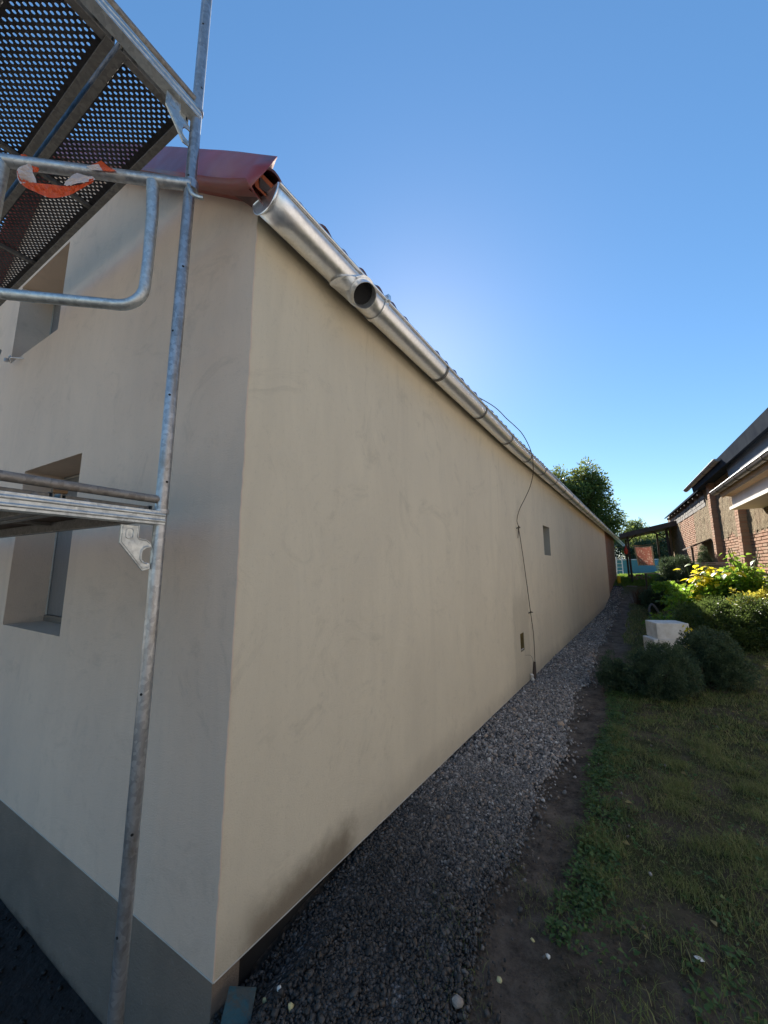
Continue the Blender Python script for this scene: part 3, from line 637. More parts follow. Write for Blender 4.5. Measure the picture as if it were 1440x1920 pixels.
# ------------------------------------------------------------------ scaffold
PU, PV = .174, .254
def holes(mb, zs):
    for z, a in zs:
        mb.tube([uv(PU-.0225*math.cos(a), PV+.0225*math.sin(a), z), uv(PU-.0252*math.cos(a), PV+.0252*math.sin(a), z)], .0055, 8)
GUS = [(.398, 1.760), (.335, 1.760), (.335, 1.712), (.330, 1.706), (.300, 1.702), (.282, 1.688), (.279, 1.676), (.290, 1.676), (.300, 1.672), (.312, 1.664), (.314, 1.64), (.312, 1.628), (.300, 1.617), (.288, 1.616), (.279, 1.612), (.279, 1.592), (.308, 1.584), (.398, 1.690)]
def frame(z0, z1, label, zlo=None, us=PU, full=True):
    fr = tag(empty('scaffold_section', uv(us, .61, z0)), label, 'scaffold frame', 'galvanised scaffold frames stacked at the house corner')
    bpy.context.view_layer.update(); inv = Vector(fr.location)
    L = lambda u, v, z: uv(u, v, z) - inv
    for v in (PV, PV+.73):
        mb = MB(); mb.tube([L(us, v, zlo if zlo is not None else z0), L(us, v, z1)], .0242, 20); o = mb.build('post', M['post'], fr, True)
        mb = MB(); mb.tube([L(us, v, z1-.012), L(us, v, z1+.004)], .0295, 20); mb.build('collar', M['galv'], o, True)
        mb = MB()
        for zz, a in ((z0+.12, .9), (z0+.50, 1.7), (z0+.80, 2.2), (z0+1.12, 1.4), (z0+1.6, 1.9)):
            if zz < z1-.1:
                p = L(us-.0235*math.cos(a-.9), v+.0235*math.sin(a-.9), zz); q = L(us-.0247*math.cos(a-.9), v+.0247*math.sin(a-.9), zz)
                mb.tube([p, q], .0052, 8)
        mb.build('bolt_hole', M['dark'], o)
        if full and v == PV or full:
            s = 1 if v == PV else -1; cv = v
            mb = MB(); dz = z1-1.83
            poly = [(cv+s*(a-PV), b+dz) for a, b in GUS]
            mb.prism(poly, lambda a, b, d: L(us+d, a, b), -.004, .004); g = mb.build('gusset_plate', M['galv2'], fr, bevel=.0015)
            mb = MB()
            ov = [(cv+s*(.366-PV)+.013*math.cos(t), 1.728+dz+.010*math.sin(t)+.010*(1 if math.sin(t) > 0 else -1)) for t in [2*math.pi*k/20 for k in range(21)]]
            mb.tube([L(us-.0045, a, b) for a, b in ov], .0022, 6); mb.tube([L(us-.0045, cv+s*(a-PV)*.96+.004*s, b+dz+.003) for a, b in GUS[1:3]+GUS[3:6]], .0022, 6)
            mb.tube([L(us-.0045, cv+s*(a-PV), b+dz) for a, b in ((.391, 1.755), (.391, 1.695), (.308, 1.594), (.288, 1.598))], .0022, 6)
            mb.tube([L(us-.0045, cv+s*(a-PV), b+dz) for a, b in ((.294, 1.682), (.31, 1.678), (.320, 1.664), (.321, 1.632), (.312, 1.618), (.294, 1.612))], .0022, 6); mb.build('embossed_rib', M['galv2'], g, True)
    # top transom: ribbed U profile
    a, b = PV-.006, PV+.736; zt = z1-.004; w = .026
    prof = [(-w, 0), (-w, -.010), (-w-.0025, -.014), (-w-.0025, -.019), (-w, -.023), (-w, -.034), (-w-.0025, -.038), (-w-.0025, -.043), (-w, -.047), (-w, -.056), (w, -.056), (w, 0), (w-.003, 0), (w-.003, -.052), (-w+.003, -.052), (-w+.003, 0)]
    mb = MB(); mb.prism(prof, lambda p, q, d: L(us+p, d, zt+q), a, b); mb.build('transom', M['galv2'], fr, bevel=.0012)
    if z0 > 0:      # lower cross tube of the frame standing above
        mb = MB(); mb.tube([L(us, PV, z0+.045), L(us, PV+.73, z0+.045)], .0165, 14); mb.build('cross_tube', M['rusty'], fr, True)
    return fr
GZ0 = -.48
f1 = frame(GZ0, 1.83, 'lower scaffold frame standing in the yard, its top carrying the lower deck')
bpy.context.view_layer.update()
mb = MB()
for v in (PV, PV+.73):
    q = uv(PU, v, GZ0)-Vector(f1.location); mb.box(q.x-.075, q.x+.075, q.y-.075, q.y+.075, q.z, q.z+.008)
mb.build('base_plate', M['galvd'], f1)
f2 = frame(1.83, 3.83, 'middle scaffold frame between the lower deck and the perforated upper deck')
f3 = frame(3.83, 5.83, 'uppermost scaffold frame whose post rises into the sky')
U2 = PU+3.07
g1 = frame(GZ0, 1.83, 'far scaffold frame beside the window, mostly outside the picture on the left', us=U2)

def deck(z, v0, label, woody=False, u0=PU+.03, LN=3.0, W_=.32):
    dk = tag(empty('scaffold_deck', uv(u0, v0, z)), label, 'scaffold deck', 'steel scaffold decks lying across the frames')
    o_ = Vector(dk.location); L = lambda u, v, zz: uv(u, v, zz)-o_
    zb, zt = z-.068, z
    for v, s in ((v0+.006, 1), (v0+W_-.006, -1)):      # side channels: web with in-turned lower flange
        mb = MB(); pr = [(0, 0), (0, -.068), (s*.032, -.068), (s*.032, -.060), (s*.006, -.060), (s*.006, -.003), (s*.014, -.003), (s*.014, 0)]
        mb.prism(pr, lambda p, q, d: L(d, v+p, z+q), u0+.01, u0+LN); mb.build('side_channel', M['galvd'], dk, bevel=.0015)
    for u in (u0+.01, u0+LN-.045):
        mb = MB(); mb.box(u, u+.035, v0+.02, v0+W_-.02, zb+.004, zt-.004, L)
        for vv in (v0+.07, v0+W_-.07): mb.tube([L(u-.045 if u < u0+1 else u+.08, vv, zb+.045), L(u+.01, vv, zb+.035)], .009, 8)
        mb.build('end_hook', M['galvd'], dk, bevel=.002)
    k = 0; u = u0+.98
    while u < u0+LN-.3:
        mb = MB(); mb.box(u, u+.022, v0+.014, v0+W_-.014, zt-.030, zt-.004, L); mb.build('cross_rib', M['galvd'], dk); u += .86
    if woody:
        mb = MB(); mb.box(u0+.045, u0+LN-.045, v0+.0145, v0+W_-.0145, zt-.013, zt-.001, L); mb.build('deck_board', M['deckwood'], dk)
    else:       # perforated plate: every hole is real
        cu, cv_, r = .0215, .0258, .0066; u_s, u_e = u0+.075, u0+LN-.08; v_s, v_e = v0+.036, v0+W_-.036
        nr = int((u_e-u_s)/cu); nc = int((v_e-v_s)/cv_); Vv = []; Ff = []; nb = 10
        ring_ = [(r*math.cos(2*math.pi*k/nb+.3), r*math.sin(2*math.pi*k/nb+.3)) for k in range(nb)]
        ang = [2*math.pi*k/nb+.3 for k in range(nb)]
        def sqp(a):
            c, s = math.cos(a), math.sin(a); m = max(abs(c)/(cu/2), abs(s)/(cv_/2)); return c/m, s/m
        sq = [sqp(a) for a in ang]; cor = [(cu/2, cv_/2), (-cu/2, cv_/2), (-cu/2, -cv_/2), (cu/2, -cv_/2)]
        cell = []; cell_in = []
        for k in range(nb):
            j = (k+1) % nb; pts = [ring_[k], sq[k]]
            for c in cor:
                a = math.atan2(c[1], c[0]) % (2*math.pi); a0 = ang[k] % (2*math.pi); a1 = ang[k]+2*math.pi/nb
                if a0 < a < a1 or a0 < a+2*math.pi < a1: pts.append(c)
            pts += [sq[j], ring_[j]]; cell.append(pts)
        for i in range(nr):
            uc = u_s+cu*(i+.5); off = 0 if i % 2 else cv_/2; nn = nc - (0 if i % 2 else 1)
            for q in range(nn):
                vc = v_s+off+cv_*(q+.5)
                for pts in cell:
                    b = len(Vv); Vv += [L(uc+p[0], vc+p[1], zt-.006) for p in pts]; Ff.append(list(range(b, b+len(pts))))
            if not i % 2:
                for (va, vb) in ((v_s, v_s+off), (v_s+off+cv_*nn, v_s+cv_*nc)):
                    b = len(Vv); Vv += [L(uc-cu/2, va, zt-.006), L(uc+cu/2, va, zt-.006), L(uc+cu/2, vb, zt-.006), L(uc-cu/2, vb, zt-.006)]; Ff.append([b, b+1, b+2, b+3])
        ue = u_s+cu*nr; ve = v_s+cv_*nc
        for (ua, ub, va, vb) in ((u0+.045, u_s, v0+.014, v0+W_-.014), (ue, u0+LN-.045, v0+.014, v0+W_-.014), (u_s, ue, v0+.014, v_s), (u_s, ue, ve, v0+W_-.014)):
            b = len(Vv); Vv += [L(ua, va, zt-.006), L(ub, va, zt-.006), L(ub, vb, zt-.006), L(ua, vb, zt-.006)]; Ff.append([b, b+1, b+2, b+3])
        o = meshobj('perforated_plate', Vv, Ff, M['plate'], dk); s_ = o.modifiers.new('s', 'SOLIDIFY'); s_.thickness = .0018
    return dk
deck(3.83, .262, 'perforated steel scaffold deck overhead, the one next to the gable wall')
deck(3.83, .5855, 'perforated steel scaffold deck overhead, the outer one nearer the viewer')
deck(1.852, .262, 'lower scaffold deck with brown board underside, next to the gable wall', True)
deck(1.852, .5855, 'lower scaffold deck with brown board underside, the outer one of the pair', True)
mb = MB()       # plaster cake lying on the lower deck
mb.tube([uv(PU+.04, .60, 1.858), uv(PU+.04, .56, 1.862)], .01, 8); tag(mb.build('wood_wedge', M['wood'], None), 'small yellow wooden wedge stuck between transom and deck edge', 'wedge')

# end guard rail, unhooked on one side and swung over the deck
GP = Vector((-1.63, .706, 3.392)); GDr = Vector((-.722, -.692, 0)).normalized(); GNr = Vector((GDr.y, -GDr.x, 0))
if GNr.dot(Vector((0, 0, 0))-GP) < 0: GNr = -GNr
gp_ = lambda t, z, n=0: GP + GDr*t + GNr*(n+.012) + Vector((0, 0, z-GP.z))
guard = tag(empty('end_guard_rail', gp_(0, 3.392)), 'bent galvanised guard rail hooked on the post and swung over the deck', 'guard rail')
gl = Vector(guard.location); mb = MB(); mb.tube([gp_(-.015, 3.390)-gl, gp_(.84, 3.378)-gl], .0255, 18); mb.build('top_rail', M['galv'], guard, True)
mb = MB(); lp = []
R_ = .10; tl, tr_, zb = .775, .145, 2.735
lp += [(tr_+.012, 3.372, .0), (tr_, 3.20), (tr_-.002, 2.96)]
for k in range(7): a = k/6*math.pi/2; lp.append((tr_+R_*(1-math.cos(a)), zb+R_-R_*math.sin(a)+.02*0))
for k in range(7): a = k/6*math.pi/2; lp.append((tl-R_*(1-math.sin(a)), zb+R_*(1-math.cos(a))))
lp += [(tl, 3.0), (tl, 3.372)]
nlp = len(lp); mb.tube([gp_(q[0], q[1])-gl for q in lp], .0172, 14, rads=[.027, .0245]+[.0225]*(nlp-4)+[.0245, .027]); mb.build('loop_rail', M['galv2'], guard, True)
mb = MB(); hk = [gp_(-.005, 3.37, .02), gp_(-.012, 3.345, .026), gp_(-.03, 3.315, .026), gp_(-.055, 3.305, .024), gp_(-.075, 3.306, .022)]
for a, b in zip(hk[:-1], hk[1:]):
    pass
mb.tube([q-gl for q in bez(hk, 4)], .0085, 8); mb.build('hook', M['galv2'], guard, True)
mb = MB(); mb.tube([gp_(-.005, 3.372, -.012)-gl, gp_(-.005, 3.418, -.012)-gl], .031, 16); mb.build('clasp', M['galv'], guard, True)

# orange and white barrier tape
tp = tag(empty('barrier_tape', gp_(.5, 3.38)), 'orange and white barrier tape knotted round the bent guard rail', 'tape'); tpl = Vector(tp.location)
def fold(pts, name, m):     # a folded piece of tape: outline points (t, z, lift) fanned round its crumpled middle
    P = [gp_(t, z, n)-tpl for t, z, n in pts]; out = []
    for i, p in enumerate(P):
        q = P[(i+1) % len(P)]; out += [p, (p+q)/2+GNr*random.uniform(-.004, .004)]
    c = sum(out, Vector())/len(out)
    mb = MB(); mb.v = [c+GNr*.006]+out+[(p+c)/2+GNr*random.uniform(-.004, .010) for p in out]; n = len(out)
    for i in range(n): j = (i+1) % n; mb.f += [[0, n+1+i, n+1+j], [n+1+i, 1+i, 1+j, n+1+j]]
    o = mb.build(name, m, tp, fix=False); s_ = o.modifiers.new('s', 'SOLIDIFY'); s_.thickness = .0006; return o
def strip(A_, B_, name, m, k=10):        # ribbon between two rails
    a = bez([gp_(*q)-tpl for q in A_], k); b = bez([gp_(*q)-tpl for q in B_], k); mb = MB(); n = min(len(a), len(b))
    for i in range(n):
        w = GNr*(.007*math.sin(i*.9)+random.uniform(-.0025, .0025)); mb.v += [a[i], (a[i]*.66+b[i]*.34)+w, (a[i]*.34+b[i]*.66)-w*.7, b[i]]
    for i in range(n-1):
        for j in range(3): mb.f.append([4*i+j, 4*i+j+1, 4*i+j+5, 4*i+j+4])
    o = mb.build(name, m, tp, fix=False); s_ = o.modifiers.new('s', 'SOLIDIFY'); s_.thickness = .0006; return o
strip([(.640, 3.345, .035), (.668, 3.300, .047), (.664, 3.255, .050), (.648, 3.222, .050)], [(.622, 3.330, .035), (.610, 3.290, .050), (.590, 3.250, .054), (.585, 3.225, .052)], 'white_strip', M['tape_w'])
strip([(.666, 3.285, .050), (.652, 3.250, .054), (.60, 3.232, .056), (.531, 3.229, .060), (.469, 3.236, .056), (.409, 3.264, .052), (.374, 3.300, .050)],
      [(.668, 3.270, .050), (.640, 3.218, .050), (.585, 3.190, .052), (.524, 3.170, .054), (.465, 3.192, .052), (.420, 3.230, .052), (.372, 3.285, .048)], 'orange_strip', M['tape_o'])
fold([(.475, 3.232, .062), (.462, 3.272, .058), (.450, 3.330, .036), (.387, 3.325, .034), (.366, 3.296, .048), (.408, 3.259, .060), (.445, 3.236, .064)], 'white_strip', M['tape_w'])
fold([(.414, 3.385, .028), (.372, 3.432, .018), (.340, 3.402, .022), (.296, 3.372, .032), (.352, 3.368, .030)], 'orange_strip', M['tape_o'])
fold([(.420, 3.374, .034), (.372, 3.395, .033), (.350, 3.362, .034), (.397, 3.356, .034)], 'white_strip', M['tape_w'])
fold([(.70, 3.412, .01), (.684, 3.416, .01), (.650, 3.398, .01), (.668, 3.386, .02), (.69, 3.390, .02)], 'orange_strip', M['tape_o'])
fold([(.627, 3.335, .036), (.598, 3.325, .038), (.596, 3.300, .042), (.615, 3.296, .042)], 'orange_strip', M['tape_o'])

# wall anchor tube with ring bolt
an = tag(empty('wall_anchor', uv(3.3, .1, 3.56)), 'short scaffold tube tied to a ring bolt in the gable below the upper window', 'anchor'); al = Vector(an.location)
mb = MB(); mb.tube([uv(3.35, 1.2, 3.60)-al, uv(3.30, .12, 3.575)-al], .024, 16, caps=False); o = mb.build('anchor_tube', M['galv'], an, True, fix=False); s_ = o.modifiers.new('s', 'SOLIDIFY'); s_.thickness = .003
mb = MB(); mb.tube([uv(3.30+.03*math.cos(t), .055+.002, 3.545+.03*math.sin(t))-al for t in [2*math.pi*k/14 for k in range(15)]], .005, 6); mb.tube([uv(3.26, .06, 3.545)-al, uv(3.13, -.01, 3.53)-al], .006, 6); mb.tube([uv(3.28, .08, 3.53)-al, uv(3.28, .08, 3.50)-al], .016, 6); mb.build('ring_bolt', M['galv'], an, True)

# flaked board retaining the gravel by the corner
mb = MB(); mb.hexa([(-1.37, .93, -.06), (-1.25, .95, -.06), (-1.375, 1.085, -.035), (-1.462, 1.04, -.035), (-1.345, .90, -.035), (-1.235, .94, -.035), (-1.375, 1.095, -.008), (-1.467, 1.035, -.008)])
tag(mb.build('painted_board', M['board'], None, bevel=.004), 'flaked turquoise board standing in the dark gap at the house corner', 'board')
# rubble lumps at the trench edge
for i, (x, y, s, lb) in enumerate([(-1.335, 1.10, .014, 'pale yellow foam crumb beside the turquoise board at the corner'), (-1.19, 1.10, .012, 'yellow foam crumb lying alone on the dark gravel near the corner'), (-.70, 1.46, .028, 'large flat grey stone at the lower edge of the gravel'), (-.46, 1.80, .012, 'round white pebble on the bare soil left of the lawn'), (-.60, 1.62, .012, 'yellowish crumb where gravel meets the soil'), (-.53, 1.84, .009, 'small yellow crumb beside the round white pebble'), (-1.29, 1.13, .014, 'small bright white chip between the two yellow crumbs')]):
    o = stones('crumb' if i != 2 else 'flat_stone', np.array([(0, 0, 0.)]), np.array([s]), M['foam'] if i in (0, 1, 4, 5) else (M['eps'] if i in (3, 6) else M['stoneslab'])); o.location = (x, y, gz(x, y)+.03)
    tag(o, lb, 'debris')

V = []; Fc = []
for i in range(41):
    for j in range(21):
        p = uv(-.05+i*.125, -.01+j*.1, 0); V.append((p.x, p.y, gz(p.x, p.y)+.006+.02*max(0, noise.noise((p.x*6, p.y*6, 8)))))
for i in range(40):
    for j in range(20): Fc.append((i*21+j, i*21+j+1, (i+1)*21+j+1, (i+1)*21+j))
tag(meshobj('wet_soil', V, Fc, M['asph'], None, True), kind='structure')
Py = []
for _ in range(2600):
    p = uv(rng.uniform(0, 4.5), rng.uniform(.01, 1.6)**1.1, 0); Py.append((p.x, p.y, gz(p.x, p.y)+.012))
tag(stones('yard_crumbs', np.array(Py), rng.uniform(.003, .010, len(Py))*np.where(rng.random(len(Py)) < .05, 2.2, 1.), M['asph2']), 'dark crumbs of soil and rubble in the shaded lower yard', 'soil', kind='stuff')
# ------------------------------------------------------------------ lawn, weeds
def area(n, x0, x1, y0, y1, test):
    P = []
    while len(P) < n:
        x = rng.uniform(x0, x1); y = rng.uniform(y0, y1)
        if test(x, y): P.append((x, y, gz(x, y)-.003))
    return np.array(P)
def lawn_t(x, y):
    d = noise.noise((x*2.1, y*2.1, 5)); dens = smooth((x+.50+.10*noise.noise((x*4, y*4, 1)))/.16)*(.25+.75*smooth((y-2.35+1.3*d)/.8))
    dens *= .20+.80*smooth((noise.noise((x*2.9, y*2.9, 9))+.18)/.30)
    return rng.random() < dens and x < 2.6-.03*y
P1 = area(46000, -.6, 1.6, 1.3, 4.5, lawn_t); P2 = area(34000, -.6, 2.2, 4.5, 9.5, lawn_t); P3 = area(9000, -1.0, 1.2, 9.5, 18, lambda x, y: x > -.55-.02*(y-9)+.1*noise.noise((y, 0, 0)))
Pn = area(2600, -1.0, .3, 1.3, 3.0, lambda x, y: rng.random() < smooth((noise.noise((x*3, y*3, 2))+.05)/.4))
v1, f1_ = blades(P1, rng.uniform(.015, .055, len(P1))*(.6+.9*(np.sin(P1[:,0]*9+np.cos(P1[:,1]*7)*2)*np.sin(P1[:,1]*11)>.1)), rng.uniform(.0018, .004, len(P1)), 1.4)
v2, f2_ = blades(P2, rng.uniform(.02, .055, len(P2)), rng.uniform(.004, .008, len(P2)), 1.2)
v3, f3_ = blades(P3, rng.uniform(.04, .09, len(P3)), rng.uniform(.012, .022, len(P3)), 1.)
v4, f4_ = blades(Pn, rng.uniform(.015, .05, len(Pn)), rng.uniform(.0015, .003, len(Pn)), 1.3)
VV = []; FF = []; b = 0
for v, f in ((v1, f1_), (v2, f2_), (v3, f3_), (v4, f4_)): VV.append(v); FF.append(f+b); b += len(v)
tag(meshobj('lawn_grass', np.vstack(VV), np.vstack(FF), M['grass']), 'patchy short grass of the shaded lawn', 'grass', kind='stuff')
# broadleaf weeds along the lawn's edge
Pw = []
while len(Pw) < 800:
    y = rng.uniform(1.9, 6.2); x = -.47 - .012*(y-2) + abs(rng.normal(0, .12)) + .03*math.sin(y*3)
    if rng.random() < .2: x = rng.uniform(-.4, 1.0)
    Pw.append((x, y))
for _ in range(60): Pw.append((rng.uniform(.0, .5), rng.uniform(1.5, 2.3)))
PP = []; DD = []
for (x, y) in Pw:
    k = rng.integers(6, 14); z = gz(x, y); hgt = rng.uniform(.01, .05)
    for j in range(k):
        a = rng.uniform(0, 6.28); rr = rng.uniform(0, .035); PP.append((x+rr*math.cos(a), y+rr*math.sin(a), z+rng.uniform(.0, hgt))); DD.append((math.cos(a), math.sin(a), rng.uniform(-.2, .6)))
PP = np.array(PP); DD = unit(np.array(DD)); n = len(PP)
v, f = leaves_mesh(PP, DD, unit(rng.normal(size=(n, 3))*.3+[0, 0, 1.]), rng.uniform(.012, .032, n), rng.uniform(.009, .022, n))
tag(meshobj('weeds', v, f, M['weed']), 'low leafy weeds along the edge of the lawn', 'weeds', kind='stuff')
# clods and twigs
Pc = area(9000, -.75, 1.2, 1.3, 6, lambda x, y: True); Pc[:, 2] += .004
tag(stones('soil_clods', Pc, rng.uniform(.002, .007, len(Pc))*np.where(rng.random(len(Pc)) < .04, 2., 1.), M['ground']), 'small clods of soil on the trodden strip', 'soil', kind='stuff')
n = 90; PL = area(n, -.6, 1.6, 1.5, 8, lambda x, y: True); PL[:, 2] += .012; a = rng.uniform(0, 6.28, n)
v, f = leaves_mesh(PL, unit(np.stack([np.cos(a), np.sin(a), rng.uniform(-.1, .2, n)], 1)), unit(rng.normal(size=(n, 3))*.25+[0, 0, 1.]), rng.uniform(.02, .05, n), rng.uniform(.012, .03, n))
tag(meshobj('fallen_leaves', v, f, M['dry']), 'scattered dry leaves on the lawn', 'leaves', kind='stuff')
o = stones('paper_scrap', np.array([(0, 0, 0.)]), np.array([.02]), M['eps']); o.scale = (1.2, .6, .35); o.location = (.035, 2.13, gz(.035, 2.13)+.02); tag(o, 'crumpled white paper scrap on the grass near the lower right corner', 'litter')

# ------------------------------------------------------------------ shrubs
def needles(lobes, n, name_parent, zmin, clump=900, L=.035, Wd=.012, cr=.06):
    v, f = crown(lobes, n, L, Wd, .62, .5, clump, cr, zmin); return meshobj('foliage', v, f, M['juniper'], name_parent)
def shrub(name, loc, lobes, n, label, cat, m, L, Wd, clump, cr, up=.4, shell=.6, core=True, droop=0., group=None):
    s = tag(empty(name, loc), label, cat, group); lo = []
    for a, b, c, d, e, f in lobes:      # main mass plus many small bumps, so the outline reads as tufts
        lo.append((a, b, c, d*.86, e*.86, f*.86))
        for _ in range(9):
            q = Vector((random.gauss(0, 1), random.gauss(0, 1), random.gauss(.3, .8))).normalized(); k = random.uniform(.24, .36)
            lo.append((a+q.x*d*.72, b+q.y*e*.72, max(.04, c+q.z*f*.72), d*k, e*k, f*k))
    v, f = crown(lo, n, L, Wd, shell, up, clump, cr, -.02, droop); tag(meshobj('foliage', v, f, m, s), kind='stuff')
    mb = MB()
    for (a, b, c, d, e, f_) in lobes:
        for k in range(3): mb.tube([(a*.2, b*.2, -.05), (a*.7+random.uniform(-.05, .05), b*.7, c*.6), (a+random.uniform(-.4, .4)*d, b+random.uniform(-.4, .4)*e, c+f_*.5)], .01, 5, rads=[.018, .012, .004])
    mb.build('stems', M['bark'], s)
    return s
z = gz(.0, 6.0)
shrub('conifer_shrub', (.02, 5.95, z), [(-.28, 0, .22, .36, .34, .26), (.10, -.05, .30, .34, .34, .31), (-.46, -.1, .10, .20, .2, .14), (.1, .2, .28, .32, .3, .28), (-.05, -.22, .18, .35, .2, .20)], 42000, 'dark spreading conifer shrub at the path edge, the front one', 'shrub', M['juniper'], .022, .012, 420, .055, shell=.86)
z = gz(.5, 6.4)
shrub('conifer_shrub', (.50, 6.5, z), [(.05, 0, .36, .33, .33, .36), (.20, -.05, .22, .26, .28, .24), (-.05, .1, .42, .26, .26, .28)], 32000, 'dark upright conifer shrub behind and right of the front one', 'shrub', M['juniper'], .022, .012, 320, .055, shell=.86)
z = gz(1.15, 8.9)
shrub('cotoneaster_bush', (1.12, 9.0, z-.03), [(-.35, .0, .42, .5, .5, .42), (.15, .05, .46, .62, .55, .46), (.62, .1, .42, .55, .6, .44), (-.1, -.3, .28, .55, .3, .3), (.4, -.25, .3, .5, .35, .32)], 42000, 'dense rounded bush with small dark leaves right of the polystyrene blocks', 'bush', M['cotone'], .034, .022, 700, .10)
z = gz(.9, 15.5)
shrub('spruce_mound', (.92, 15.4, z-.1), [(-.1, 0, .62, .62, .6, .5), (.3, 0, .45, .45, .5, .4), (-.35, -.1, .3, .4, .4, .45)], 30000, 'dark bluish low spruce in front of the barn end', 'shrub', M['juniper'], .05, .018, 900, .1)
z = gz(.05, 15.9)
shrub('dark_bush', (.10, 14.6, gz(.1, 14.6)-.1), [(0, 0, .45, .38, .4, .45), (.3, -.1, .5, .35, .4, .5)], 14000, 'deep shaded bush below the spruce beside the path', 'shrub', M['juniper'], .05, .02, 500, .1)

# big-leaved plants: each leaf large enough to pick out is its own part
def leaf_mesh(L, Wd, m):
    mb = MB(); n = 5; prof = [(0, .04), (.18, .75), (.42, 1.), (.7, .7), (1, .02)]
    for t, w in prof:
        zz = -.22*t*t*L; mb.v += [Vector((t*L, -w*Wd/2, zz+.12*Wd*w)), Vector((t*L, 0, zz)), Vector((t*L, w*Wd/2, zz+.12*Wd*w))]
    for i in range(4):
        for k in (0, 1): mb.f.append([3*i+k, 3*i+k+1, 3*i+k+4, 3*i+k+3])
    o = mb.build('leaf', m, None, True, fix=False); me = o.data; bpy.data.objects.remove(o); return me
LM = [leaf_mesh(.16, .11, M['bigleaf']), leaf_mesh(.13, .10, M['bigleaf']), leaf_mesh(.17, .12, M['yelleaf']), leaf_mesh(.12, .09, M['yelleaf'])]
def leafy(name, loc, stems, per, yel, label, rest=1200, spread=.16, lobes=None, cat='plant', scale=1.):
    s = tag(empty(name, loc), label, cat); mb = MB(); k = 0
    for (dx, dy, h) in stems:
        pts = bez([(0, 0, 0), (dx*.35, dy*.35, h*.5), (dx, dy, h)], 5); mb.tube(pts, .006, 5)
        for i in range(per):
            t = random.uniform(.35, 1.0); p = pts[min(len(pts)-1, int(t*(len(pts)-1)))]; a = random.uniform(0, 6.28)
            y_ = random.random() < yel*(1.6*t-.3)
            me = random.choice(LM[2:]) if y_ else random.choice(LM[:2])
            o = bpy.data.objects.new('leaf', me); COL.objects.link(o); o.parent = s
            o.location = p+Vector((math.cos(a), math.sin(a), 0))*random.uniform(0, spread)+Vector((0, 0, random.uniform(-.06, .06)))
            o.rotation_euler = (random.uniform(-.5, .5), random.uniform(-.2, .75), a); sc = random.uniform(.6, 1.05)*scale; o.scale = (sc, sc, sc); k += 1
    mb.build('stems', M['weed'], s)
    if lobes:
        v, f = crown(lobes, rest, .085*scale, .06*scale, .3, .2, 0, 0, 0, .3); tag(meshobj('foliage', v, f, M['bigleaf'], s), kind='stuff')
    return s
def st(n, rx, ry, h0, h1): return [(random.uniform(-rx, rx), random.uniform(-ry, ry), random.uniform(h0, h1)) for _ in range(n)]
leafy('broad_leaved_plant', (.28, 9.9, gz(.28, 9.9)), st(9, .42, .25, .25, .55), 11, .05, 'low pale green plant with broad leaves behind the polystyrene blocks', 500, lobes=[(0, 0, .25, .45, .3, .26)])
leafy('yellowing_shrub', (.85, 10.9, gz(.85, 10.9)-.05), st(18, .5, .35, .8, 1.38), 24, .8, 'shrub with bright yellow leaves on its sunlit top', 1500, lobes=[(0, 0, .42, .58, .40, .44)], scale=1.05)
leafy('yellowing_shrub', (1.45, 10.7, gz(1.45, 10.7)-.05), st(15, .45, .3, .7, 1.18), 18, .55, 'sunlit green shrub with a few yellow leaves right of the yellow one', 1600, lobes=[(0, 0, .42, .5, .4, .42)], scale=1.15)
leafy('climbing_plant', (1.62, 10.6, gz(1.62, 10.6)), [(random.uniform(-.35, .3), random.uniform(-.2, .2), random.uniform(.9, 1.4)) for _ in range(10)], 13, .08, 'tall green plant reaching up in front of the brick barn', 1500, lobes=[(0, 0, .45, .45, .35, .5)])
leafy('hanging_leaf_plant', (.42, 13.2, gz(.42, 13.2)), [(-.2, 0, .75), (-.35, .05, .62), (.1, 0, .8), (.25, .1, .7), (-.1, -.1, .72)], 13, .05, 'drooping green leaves below the dark spruce', 300, lobes=[(-.05, 0, .68, .3, .2, .12)])
n_ = 2600; v, f = crown([(0, 0, .2, .5, .35, .22), (.45, .1, .22, .4, .3, .2)], n_, .05, .04, .4, .3, 200, .06, -.05); o = meshobj('yellow_green_groundcover', v, f, M['ygleaf']); 
o.location = (1.62, 9.5, gz(1.62, 9.5)+.35); tag(o, 'yellow green leaf cluster sunlit above the dark bush at the right edge', 'plant')
# tiny yellow flowering stem beside the blocks
fs = tag(empty('yellow_flower_stem', (.42, 7.6, gz(.42, 7.6))), 'small yellow leafed stem between the white blocks and the conifers', 'plant')
for i in range(16):
    o = bpy.data.objects.new('leaf', LM[3]); COL.objects.link(o); o.parent = fs; o.location = (random.uniform(-.05, .05), random.uniform(-.05, .05), random.uniform(.25, .62)); o.rotation_euler = (random.uniform(-1, 1), random.uniform(-.5, 1), random.uniform(0, 6)); o.scale = (.6,)*3
mb = MB(); mb.tube([(0, 0, 0), (.01, 0, .6)], .006, 5); mb.build('stems', M['weed'], fs)

# polystyrene blocks
def epsb(c, sx, sy, sz, rot, label):
    mb = MB(); mb.box(-sx/2, sx/2, -sy/2, sy/2, 0, sz); o = mb.build('polystyrene_block', M['eps'], None, bevel=.012); o.location = c; o.rotation_euler = (0, random.uniform(-.02, .02), rot); tag(o, label, 'polystyrene block', 'white polystyrene blocks behind the conifer shrubs'); return o
zb = gz(.2, 8.3)
epsb((.13, 8.42, zb-.01), .50, .40, .31, .42, 'white polystyrene block at the bottom of the stack behind the conifers')
epsb((.19, 8.50, zb+.30), .50, .42, .27, .40, 'white polystyrene block on top of the stack with a dirty front face')

